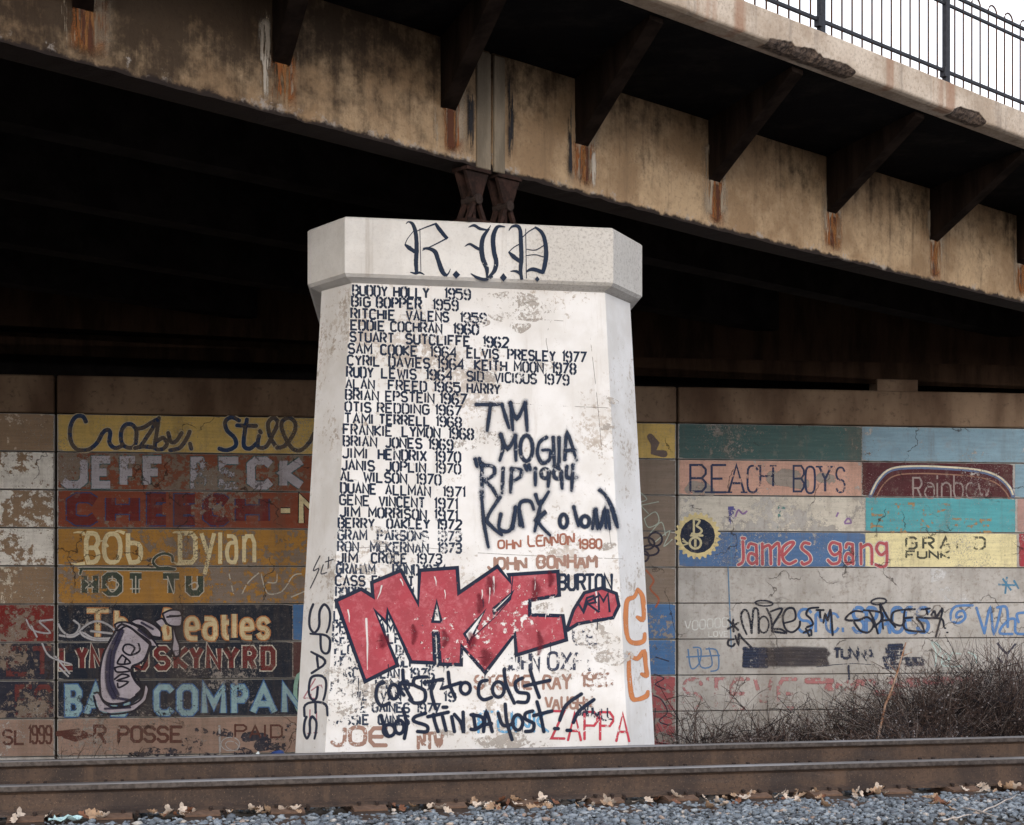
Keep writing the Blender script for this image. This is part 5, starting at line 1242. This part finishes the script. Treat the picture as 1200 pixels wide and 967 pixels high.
# plank leaning between the bearing foot and the cap (rusty bar seen across)
# ------------------------------------------------------------------ fence on the deck edge
fence = root('bridge_railing', 'dark iron picket railing with hooped tops along the edge of the bridge deck', 'railing', gp(3.8, ZTOP, 2.02))
OF = 2.03; PSP = 2.385; tp0 = tg(961, OF) + 0.02
posts = [tp0 + PSP * k for k in range(-6, 8)]
me_post = None
for t in posts:
    mb = MB().bbox(gp(t, ZTOP + 0.58, OF), (0.042, 0.03, 0.58), GD, GN, b=0.006)
    mb.bbox(gp(t, ZTOP + 0.012, OF - 0.02), (0.075, 0.045, 0.012), GD, GN, b=0.003)
    if t < 8: mb.bbox(gp(t - 0.05, ZTOP + 0.12, OF), (0.03, 0.035, 0.055), GD, GN, b=0.004)
    mb.build('post', M['steel_dark'], fence)
for z, r in ((0.14, 0.019), (0.905, 0.017), (1.035, 0.019)):
    MB().bbox(gp((posts[0] + posts[-1]) / 2, ZTOP + z, OF), ((posts[-1] - posts[0]) / 2, r * 0.8, r), GD, GN, b=0.003).build('rail', M['steel_dark'], fence)
pm = None; hoop_me = None
for i in range(len(posts) - 1):
    step = PSP / 13
    for j in range(1, 13):
        t = posts[i] + step * j
        if pm is None:
            o = MB().tube([Vector((0, 0, 0.03)), Vector((0, 0, 1.045))], 0.0105, 5).build('picket', M['picket'], fence, local=True, smooth=True); pm = o.data
        else:
            o = link('picket', pm, fence, local=True)
        o.location = gp(t, ZTOP, OF) - fence.location
        if j % 2 == 1:
            if hoop_me is None:
                pts = [Vector(((step / 2) * (1 - math.cos(a)) * GD.x, (step / 2) * (1 - math.cos(a)) * GD.y, 1.04 + 0.095 * math.sin(a) ** 0.8)) for a in [math.pi * k / 10 for k in range(11)]]
                h = MB().tube(pts, 0.0105, 5).build('hoop', M['picket'], fence, local=True, smooth=True); hoop_me = h.data
            else:
                h = link('hoop', hoop_me, fence, local=True)
            h.location = gp(t, ZTOP, OF) - fence.location

# ------------------------------------------------------------------ track
prof = [(-.076, 0), (.076, 0), (.076, .011), (.03, .024), (.0095, .038), (.0085, .125), (.018, .137), (.0355, .146), (.0365, .1475)]
prof = [(-.0365, .1475), (-.0355, .146), (-.018, .137), (-.0085, .125), (-.0095, .038), (-.03, .024), (-.076, .011)] [::1] + prof
prof = [(-.076, 0), (.076, 0), (.076, .011), (.03, .024), (.0095, .038), (.0085, .125), (.020, .137), (.0355, .144), (-.0355, .144), (-.020, .137), (-.0085, .125), (-.0095, .038), (-.03, .024), (-.076, .011)]
headp = [(-.0355, .1445), (.0355, .1445), (.0365, .150), (.0365, .176), (.031, .183), (.018, .1855), (-.018, .1855), (-.031, .183), (-.0365, .176), (-.0365, .150)]
ZR0 = ZH - 0.1855
def extrude(prof, v, s0, s1, n=40):
    mb = MB(); k = len(prof); vs = []; fs = []
    for i in range(n + 1):
        s = s0 + (s1 - s0) * i / n
        vs += [track(s, v + a, ZR0 + b) for a, b in prof]
    for i in range(n):
        for j in range(k): fs.append((i * k + j, i * k + (j + 1) % k, (i + 1) * k + (j + 1) % k, (i + 1) * k + j))
    fs.append(tuple(range(k - 1, -1, -1))); fs.append(tuple(n * k + j for j in range(k)))
    return mb.add(vs, fs)
VF = GAUGE * TN.y
for v, lab in ((0.0, 'rusty steel rail nearest the blue-grey gravel'), (VF, 'rusty steel rail on the side of the white pier, behind the near rail')):
    r = root('rail', lab, 'rail', track(0, v, ZR0), 'rails of the railway track')
    extrude(prof, v, -45, 45).build('web_and_foot', M['rail'], r)
    extrude(headp, v, -45, 45).build('head', M['head'], r)
# ties, plates, spikes: one built, the others copied
S0 = -0.44
tie0 = root('railway_tie', 'weathered wooden railway tie with rusty plates, half buried in gravel under the rails', 'railway tie', track(S0, 0, ZR0), 'railway ties under the track')
base0 = track(S0, 0, ZR0)
def loc(ds, v, dz): return TD * ds + TN * v + Vector((0, 0, dz))
MB().bbox(loc(0, VF / 2, -0.02 - 0.09), (0.115, 1.30, 0.088), TD, TN, b=0.01).build('timber', M['tie'], tie0, local=True)
for v in (0.0, VF):
    mb = MB()
    P4 = lambda ds, a, b: [loc(ds, v + x, z) for x, z in ((-0.185, b), (-0.085, a), (0.085, a), (0.185, b))]
    ring_ = lambda ds: [loc(ds, v + x, z) for x, z in ((-0.185, -0.02), (0.185, -0.02), (0.185, -0.008), (0.088, 0.006), (0.080, -0.001), (-0.080, -0.001), (-0.088, 0.006), (-0.185, -0.008))]
    mb.loft(ring_(-0.105), ring_(0.105)); pl = mb.build('tie_plate', M['plate'], tie0, local=True)
    for ds, dv in ((-0.062, -0.094), (0.05, -0.098), (-0.06, 0.094), (0.055, 0.096)):
        s_ = 1 if dv < 0 else -1
        g_ = 1.0 if v == 0 else 1.75
        m2 = MB().bbox(loc(ds, v + dv, 0.006 * g_), (0.008, 0.008, 0.014 * g_), TD, TN, b=0.002)
        m2.bbox(loc(ds, v + dv + s_ * 0.009, 0.022 * g_), (0.012, 0.018, 0.007), TD, TN, b=0.004)
        m2.build('spike', M['spike'], pl, local=True)
    # rail anchor clipped beside the tie
    m3 = MB().bbox(loc(0.135, v - 0.064, 0.006), (0.010, 0.03, 0.013 if v == 0 else 0.024), TD, TN, b=0.004).bbox(loc(0.135, v, -0.012), (0.010, 0.085, 0.008), TD, TN, b=0.002)
    m3.build('rail_anchor', M['spike'], tie0, local=True)
def copy_tree(o, parent=None):
    c = o.copy(); scene.collection.objects.link(c)
    if parent: c.parent = parent
    for ch in list(o.children): copy_tree(ch, c)
    return c
for k in range(-15, 17):
    if k == 0: continue
    c = copy_tree(tie0)
    c.location = track(S0 + 0.515 * k + R.uniform(-.012, .012), 0, ZR0)

# ------------------------------------------------------------------ ballast
def stone_proto(seed):
    rr = random.Random(seed)
    t = (1 + 5 ** 0.5) / 2
    vs = [(-1, t, 0), (1, t, 0), (-1, -t, 0), (1, -t, 0), (0, -1, t), (0, 1, t), (0, -1, -t), (0, 1, -t), (t, 0, -1), (t, 0, 1), (-t, 0, -1), (-t, 0, 1)]
    fs = [(0, 11, 5), (0, 5, 1), (0, 1, 7), (0, 7, 10), (0, 10, 11), (1, 5, 9), (5, 11, 4), (11, 10, 2), (10, 7, 6), (7, 1, 8), (3, 9, 4), (3, 4, 2), (3, 2, 6), (3, 6, 8), (3, 8, 9), (4, 9, 5), (2, 4, 11), (6, 2, 10), (8, 6, 7), (9, 8, 1)]
    out = np.array([Vector(v).normalized() for v in vs])
    for _ in range(7):
        nrm = np.array(Vector((rr.gauss(0, 1), rr.gauss(0, 1), rr.gauss(0, 1))).normalized()); d = rr.uniform(0.38, 0.7)
        dd = out @ nrm; over = dd > d
        out[over] -= np.outer(dd[over] - d, nrm)
    out *= np.array([rr.uniform(.85, 1.35), rr.uniform(.6, .95), rr.uniform(.4, .7)])
    out += np.array([[rr.uniform(-.08, .08) for _ in range(3)] for _ in range(12)])
    return out, np.array(fs)
protos = [stone_proto(i) for i in range(14)]
rng = np.random.default_rng(5)
def stones(regions):
    VV, FF = [], []; off = 0
    for (s0, s1, v0, v1, sp, size, lift) in regions:
        for s in np.arange(s0, s1, sp):
            for v in np.arange(v0, v1, sp):
                ss = s + rng.uniform(-.5, .5) * sp; vv = v + rng.uniform(-.5, .5) * sp
                if abs(vv) < 0.085 or abs(vv - VF) < 0.085: continue
                kk = (ss - S0) / 0.515; on = abs(kk - round(kk)) * 0.515 < 0.115
                if -0.58 < vv < VF + 0.56 and on and (abs(vv) < 0.2 or abs(vv - VF) < .2): continue
                if -0.165 < vv < 0.1: continue
                if vv > -0.24 and vv < 0 and rng.random() < 0.55: continue
                if vv > -0.30 and vv < 0 and on: continue
                pr, fc = protos[rng.integers(14)]
                a, b_, c_ = rng.uniform(0, 6.28, 3); b_ = rng.uniform(-.7, .7)
                ca, sa_, cb, sb = math.cos(a), math.sin(a), math.cos(b_), math.sin(b_)
                m1 = np.array([[ca, -sa_, 0], [sa_, ca, 0], [0, 0, 1]]) @ np.array([[1, 0, 0], [0, cb, -sb], [0, sb, cb]])
                r = size * rng.uniform(0.42, 1.3) * (1.25 if rng.random() < .1 else 1)
                if vv > -0.2 and vv < 0.1: r *= 0.7
                p = (pr * r) @ m1.T
                base = track(ss, vv, gz(vv) + lift + rng.uniform(-.008, .016) + 0.010 * mnoise.noise(Vector((ss * 2, vv * 2, 3))))
                VV.append(p + np.array(base)); FF.append(fc + off); off += 12
    V_ = np.concatenate(VV); F_ = np.concatenate(FF)
    me = bpy.data.meshes.new('ballast_gravel')
    me.vertices.add(len(V_)); me.vertices.foreach_set('co', V_.astype(np.float32).ravel())
    me.loops.add(F_.size); me.loops.foreach_set('vertex_index', F_.astype(np.int32).ravel())
    me.polygons.add(len(F_)); me.polygons.foreach_set('loop_start', np.arange(0, F_.size, 3, dtype=np.int32))
    me.update(calc_edges=True); me.validate()
    return me
def mat_stone():
    m, nt, b, _ = new_mat('blue_grey_ballast_stone')
    g_ = nt.n('ShaderNodeNewGeometry'); rp = nt.n('ShaderNodeValToRGB')
    el = rp.color_ramp.elements
    el[0].position = 0.0; el[0].color = (0.055, 0.065, 0.085, 1); el[1].position = 1.0; el[1].color = (0.44, 0.43, 0.42, 1)
    for p, c in ((0.35, (0.125, 0.155, 0.19, 1)), (0.7, (0.20, 0.24, 0.29, 1)), (0.93, (0.32, 0.36, 0.40, 1)), (0.955, (0.30, 0.20, 0.15, 1)), (0.975, (0.42, 0.36, 0.31, 1))):
        e = el.new(p); e.color = c
    nt.l(g_.outputs['Random Per Island'], rp.inputs[0])
    c = nt.mix(nt.ramp(nt.noise(60, 5, 0.7), 0.4, 0.65, 0, 0.45), rp.outputs[0], (0.12, 0.115, 0.12))
    nt.setin(b.inputs['Base Color'], c); b.inputs['Roughness'].default_value = 0.8
    bump(nt, b, nt.noise(110, 4, 0.7), 0.4, 0.003); return m
M['stone'] = mat_stone()
me = stones([(-4.0, 4.6, -1.25, 0.0, 0.031, 0.0235, 0.000), (-4.0, 4.6, -1.25, -0.05, 0.055, 0.029, 0.010),
             (-6.5, 7.5, -2.9, -1.25, 0.06, 0.032, 0.004), (-5.5, 6.5, 0.09, 2.9, 0.058, 0.032, 0.0)])
me.materials.append(M['stone'])
gb = link('ballast_gravel', me); tag(gb, 'blue-grey crushed stone gravel along the railway track', kind='stuff')
# ------------------------------------------------------------------ dry leaves, twigs, litter, shrubs
def ground_pt(px, py, z):
    d = ray(px, py); return CAM + d * ((z - EYE) / d.z)
LM = [simple('dry_leaf_tan', (0.40, 0.27, 0.18), 0.8, var=.4, scale=30), simple('dry_leaf_pale', (0.60, 0.50, 0.42), 0.8, var=.35, scale=30), simple('dry_leaf_brown', (0.22, 0.10, 0.06), 0.8, var=.4, scale=30)]
def leaf_mesh(seed, mat):
    rr = random.Random(seed); L = rr.uniform(.085, .125); n = 18; top = []; bot = []
    curl = rr.uniform(2, 9); fold = rr.uniform(0.2, 0.7); ph = rr.uniform(0, 6)
    spine, lf, rt = [], [], []
    for i in range(n + 1):
        u = i / n; env = math.sin(math.pi * min(1, u * .92 + .06)) ** .8 * 0.33
        lob = 0.55 + 0.45 * (0.5 + 0.5 * math.sin(u * 22 + ph))
        w = L * env * lob * rr.uniform(.85, 1.1)
        x = (u - .5) * L; z = curl * (x * x) * 1.2 + 0.004
        tw = 0.25 * math.sin(u * 5 + ph)
        spine.append((x, 0, z)); lf.append((x + w * .25, w, z + fold * w + tw * w)); rt.append((x + w * .25, -w, z + fold * w - tw * w))
    vs = spine + lf + rt; fs = []
    for i in range(n):
        fs.append((i, i + 1, n + 1 + i + 1, n + 1 + i)); fs.append((i, 2 * n + 2 + i, 2 * n + 2 + i + 1, i + 1))
    me = bpy.data.meshes.new('dry_leaf'); me.from_pydata(vs, [], fs); me.materials.append(mat)
    me.polygons.foreach_set('use_smooth', [True] * len(fs)); return me
lms = [leaf_mesh(i, LM[[0, 1, 1, 0, 2, 1, 0, 1, 2][i]]) for i in range(9)]
spots = [(23, 958), (58, 950), (66, 957), (80, 948), (99, 956), (112, 957), (120, 958), (179, 946), (186, 952), (194, 942), (200, 948), (206, 938), (212, 951), (218, 945), (273, 953), (296, 950), (303, 948), (312, 953), (335, 950), (347, 948), (352, 955),
         (462, 948), (472, 946), (480, 944), (507, 946), (522, 949), (556, 944), (562, 949), (570, 941), (575, 946), (583, 948), (590, 943), (598, 938), (606, 944), (613, 940), (621, 946), (628, 936), (634, 940), (641, 944), (647, 938), (652, 946),
         (678, 944), (686, 941), (694, 946), (707, 940), (716, 943), (748, 938), (758, 941), (769, 936), (778, 932), (788, 929), (792, 937), (823, 940), (831, 944), (842, 938), (848, 943), (856, 936), (862, 941), (872, 934), (880, 938),
         (913, 930), (918, 936), (926, 929), (930, 938), (936, 926), (941, 934), (963, 937), (966, 941), (1000, 932), (1008, 930), (1017, 927), (1028, 932), (1035, 929), (1090, 938), (1096, 934), (1103, 939), (1107, 943),
         (1124, 924), (1131, 927), (1137, 920), (1142, 916), (1150, 928), (1160, 926), (1167, 931), (1195, 920)]
spots = spots + [(x + R.uniform(-9, 9), y + R.uniform(-2, 5)) for x, y in R.sample(spots, 60)]
for i, (px, py) in enumerate(spots):
    px += R.uniform(-3, 3); py += R.uniform(-1.5, 2)
    p = ground_pt(px, py, 0.222)
    vv = (p - NEAR0).dot(TN)
    if vv > -0.10: p = p - TN * (vv + 0.10)
    o = link('dry_leaf', lms[(i * 5 + 2) % 9]); o.location = (p.x, p.y, 0.205 + R.uniform(0.008, 0.035))
    o.rotation_euler = (R.uniform(-.9, .9), R.uniform(-.7, .7), R.uniform(0, 6.28)); k = R.uniform(.5, 1.0); o.scale = (k, k, k)
    q_ = (i * 5 + 2) % 9; cl = ['tan', 'pale', 'pale', 'tan', 'dark brown', 'pale', 'tan', 'pale', 'dark brown'][q_]
    tag(o, cl + ' dry curled oak leaf lying on the gravel beside the near rail', 'leaf', cl + ' oak leaves along the near rail')
def jit(a, n, amp, rr): return [a[0] + (a[1] - a[0]) * i / n + Vector((rr.uniform(-amp, amp), rr.uniform(-amp, amp), rr.uniform(-amp, amp))) for i in range(n + 1)]
TW = simple('pale_dead_twig', (0.50, 0.44, 0.40), 0.8, scale=30)
for (a, b, lab) in (((1150, 952), (1192, 932), 'pale bare twig lying on the gravel near the right edge'), ((1104, 962), (1140, 955), 'short pale twig on the gravel below the leaves at lower right'), ((1128, 946), (1170, 957), 'thin grey twig crossing the gravel at lower right')):
    A = ground_pt(*a, 0.23); B = ground_pt(*b, 0.24)
    o = MB().tube(jit((A, B), 6, 0.006, R), [0.006, .006, .0055, .005, .005, .004, .003], 5).build('twig', TW, smooth=True); tag(o, lab, 'twig')
# paper scrap and stones of litter
def scrap(name, c, r, mat, lab, cat, seed, n=7, rise=.5, group=None):
    rr = random.Random(seed); vs = []; fs = []
    for i in range(n + 1):
        for j in range(n + 1):
            x = (i / n - .5) * 2; y = (j / n - .5) * 2; q = 1 - 0.35 * mnoise.noise(Vector((x, y, seed)))
            z = rise * r * (mnoise.noise(Vector((x * 1.7, y * 1.7, seed + .3))) + .5) + rr.uniform(0, .12) * r
            vs.append(Vector(c) + Vector((x * r * q, y * r * .7 * q, z)))
    for i in range(n):
        for j in range(n): a = i * (n + 1) + j; fs.append((a, a + 1, a + n + 2, a + n + 1))
    o = mesh(name, vs, fs, mat); tag(o, lab, cat, group)
    md = o.modifiers.new('solidify', 'SOLIDIFY'); md.thickness = .002; return o
WHT = simple('white_litter', (0.66, 0.72, 0.74), .6, scale=8); BLU = simple('blue_plastic', (0.03, 0.06, 0.20), .35, scale=8, var=.5)
p = ground_pt(77, 962, .225); scrap('paper_scrap', (p.x, p.y, .215), .085, simple('pale_cyan_paper', (0.45, 0.66, 0.70), .6, scale=8), 'crumpled pale cyan paper scrap on the gravel at lower left', 'litter', 3)
p = track(0.58, 0.30, 0.22); scrap('paper_scrap', (p.x, p.y, .235), .05, WHT, 'small white crumpled paper between the rails in front of the pier', 'litter', 5)
def crumple(px0, px1, py, Y, mat, lab, seed, h):
    x0 = (px0 - HX) / F * Y; x1 = (px1 - HX) / F * Y; z = EYE + (HY - py) / F * Y
    vs, fs = [], []; n, m = 16, 6
    for i in range(n + 1):
        for j in range(m + 1):
            u, v = i / n, j / m
            q = mnoise.noise(Vector((u * 5, v * 2.2, seed)))
            vs.append(Vector((x0 + (x1 - x0) * u, Y + 0.25 * v + .06 * q, gz(4.2) - 0.05 + (z - gz(4.2) + .05) * (math.sin(math.pi * v * .8 + .5)) * (0.55 + 0.45 * math.sin(math.pi * (u * .9 + .05))) + h * q)))
    for i in range(n):
        for j in range(m): a = i * (m + 1) + j; fs.append((a, a + 1, a + m + 2, a + m + 1))
    o = mesh('plastic_sheet', vs, fs, mat); tag(o, lab, 'litter'); md = o.modifiers.new('solidify', 'SOLIDIFY'); md.thickness = .002
crumple(304, 349, 882, 15.0, BLU, 'crumpled blue plastic sheet on the ground left of the pier foot', 2, .06)
crumple(294, 306, 882, 14.6, WHT, 'white plastic scrap beside the blue sheet, left of the pier foot', 4, .05)

# shrubs: bare brambles in front of the right half of the wall
SM = [simple('bare_bramble_stem', (0.13, 0.09, 0.08), .9, var=.5, scale=8), simple('dark_bramble_stem', (0.028, 0.023, 0.028), .9, var=.5, scale=8), simple('pale_bramble_stem', (0.30, 0.26, 0.25), .9, scale=8)]
LFM = [simple('dead_bramble_leaf', (0.09, 0.055, 0.045), .8, scale=20), simple('pale_seed_fluff', (0.36, 0.34, 0.36), .8, scale=20)]
def shrub(name, lab, cx, Y, w, h, nst, seed, mats=(0, 1, 2), leaves=500, group='bare shrubs in front of the mural wall', thick=1.0, loose=1.0):
    rr = random.Random(seed); x = (cx - HX) / F * Y
    q = (Vector((x, Y, 0)) - NEAR0).dot(TN); base = Vector((x, Y, gz(q) - 0.03))
    r = root(name, lab, 'shrub', base, group)
    mbs = [MB(), MB(), MB()]; lf = [MB(), MB()]
    for i in range(nst):
        a = rr.uniform(0, 6.28); rad = abs(rr.gauss(0, .45)) * w
        st = base + Vector((math.cos(a) * rad, math.sin(a) * rad * .4, 0))
        hh = h * rr.uniform(.35, 1.0) * math.exp(-(rad / w) ** 2 * .6)
        d = Vector((math.cos(a) * rr.uniform(0, .9) * loose, math.sin(a) * rr.uniform(-.5, .5), 1)).normalized()
        pts = [st]; n = 5
        for k in range(n):
            d = (d + Vector((rr.uniform(-.38, .38), rr.uniform(-.3, .3), rr.uniform(-.32, .12)))).normalized()
            nx = pts[-1] + d * hh / n * 1.25
            if nx.z < base.z: nx.z = base.z + .02
            pts.append(nx)
        t0 = rr.choice((.003, .004, .005, .006, .011)) * thick
        kk = rr.choices((0, 1, 2), (5, 4, 1.8))[0]
        mbs[kk].tube(pts, [t0 * (1 - .13 * k) for k in range(6)], 3, cap=False)
        for _ in range(4):
            s = rr.randint(1, 4); dd = Vector((rr.uniform(-1, 1), rr.uniform(-.6, .6), rr.uniform(-.3, .8))).normalized()
            b0_ = pts[s]; L = hh * rr.uniform(.12, .34)
            mid = b0_ + dd * L * .5 + Vector((rr.uniform(-.03, .03), 0, rr.uniform(-.03, .04)))
            mbs[kk].tube([b0_, mid, b0_ + dd * L], [t0 * .6, t0 * .5, t0 * .35], 3, cap=False)
            if rr.random() < leaves / 1000:
                for _q in range(3):
                    c = b0_ + dd * L * rr.uniform(.3, 1) ; u_ = Vector((rr.uniform(-1, 1), rr.uniform(-1, 1), rr.uniform(-1, 1))).normalized(); v_ = u_.cross(Vector((rr.uniform(-1, 1), .3, rr.uniform(-1, 1)))).normalized()
                    z_ = rr.uniform(.008, .022)
                    lf[0 if rr.random() < .7 else 1].add([c - u_ * z_, c + v_ * z_ * .6, c + u_ * z_, c - v_ * z_ * .6], [(0, 1, 2, 3)])
    big = MB()
    for k in range(3):
        if mbs[k].v:
            o = mesh('stems', mbs[k].v, mbs[k].f, SM[mats[k]], r, smooth=True); tag(o, kind='stuff')
    for k in range(2):
        if lf[k].v:
            o = mesh('leaves', lf[k].v, lf[k].f, LFM[k], r); tag(o, kind='stuff')
shrub('dry_shrub', 'low thin weedy bush at the foot of the wall just right of the pier', 815, 24.2, .5, 0.95, 220, 1, leaves=400)
shrub('dry_shrub', 'tall wispy dead weed rising in front of the faded pink letters', 842, 24.0, .35, 1.55, 60, 2, leaves=500, loose=.4)
shrub('dry_shrub', 'loose brown bramble below the black smudged band on the wall', 905, 24.6, .8, 1.15, 330, 3, leaves=350)
shrub('dry_shrub', 'brown tangle left of the leaning orange branch', 985, 24.8, .75, 1.35, 420, 4, leaves=450)
shrub('dry_shrub', 'dense dark bramble with pale flecks, right of the leaning orange branch', 1082, 24.2, .8, 1.6, 1300, 5, leaves=800)
shrub('dry_shrub', 'purple-brown bramble mound reaching the right edge of the picture', 1175, 24.6, .95, 1.85, 1500, 6, leaves=500)
shrub('dry_shrub', 'tall brown bramble beyond the right edge mound, against the wall', 1225, 26.0, .8, 2.1, 700, 7, leaves=300)
shrub('dry_shrub', 'low grey-flecked weeds behind the rail between the pier and the brambles', 900, 22.4, 1.15, 0.72, 900, 8, leaves=800)
shrub('dry_shrub', 'low dark weeds behind the rail in front of the big bramble', 1060, 21.8, 1.3, .85, 1300, 9, leaves=800)
shrub('dry_grass', 'small tuft of dry weeds at the wall foot near the left joint', 85, 22.0, .5, 0.75, 45, 10, leaves=60, group='dry weeds at the foot of the left wall', loose=.4, thick=.8)
shrub('dry_grass', 'sparse dry stalks below the faded lettering left of the pier', 150, 22.5, .5, 0.7, 30, 11, leaves=60, group='dry weeds at the foot of the left wall', loose=.4, thick=.8)
A = V((1030 - HX) / F * 23.6, 23.6, (HY - 838) / F * 23.6); B = V((1062 - HX) / F * 24.0, 24.0, (HY - 752) / F * 24.0)
BRM = simple('orange_brown_branch', (0.30, 0.13, 0.06), .85, var=.5, scale=6, col2=(.40, .30, .24))
r = root('fallen_branch', 'bare orange-brown branch leaning against the brambles before the wall', 'branch', A)
A0 = A - Vector((.25, 0, 1.05))
br_pts = jit((A0, B), 9, .018, R)
MB().tube(br_pts, [.026, .025, .024, .022, .02, .019, .017, .015, .013, .009], 6).build('limb', BRM, r, smooth=True)
for a_, d_ in ((5, (.10, 0, .16)), (7, (-.13, 0, .13)), (8, (.12, 0, .05))):
    MB().tube([br_pts[a_], br_pts[a_] + Vector(d_) * .6, br_pts[a_] + Vector(d_) * 1.3], [.009, .006, .003], 4).build('side_shoot', BRM, r, smooth=True)
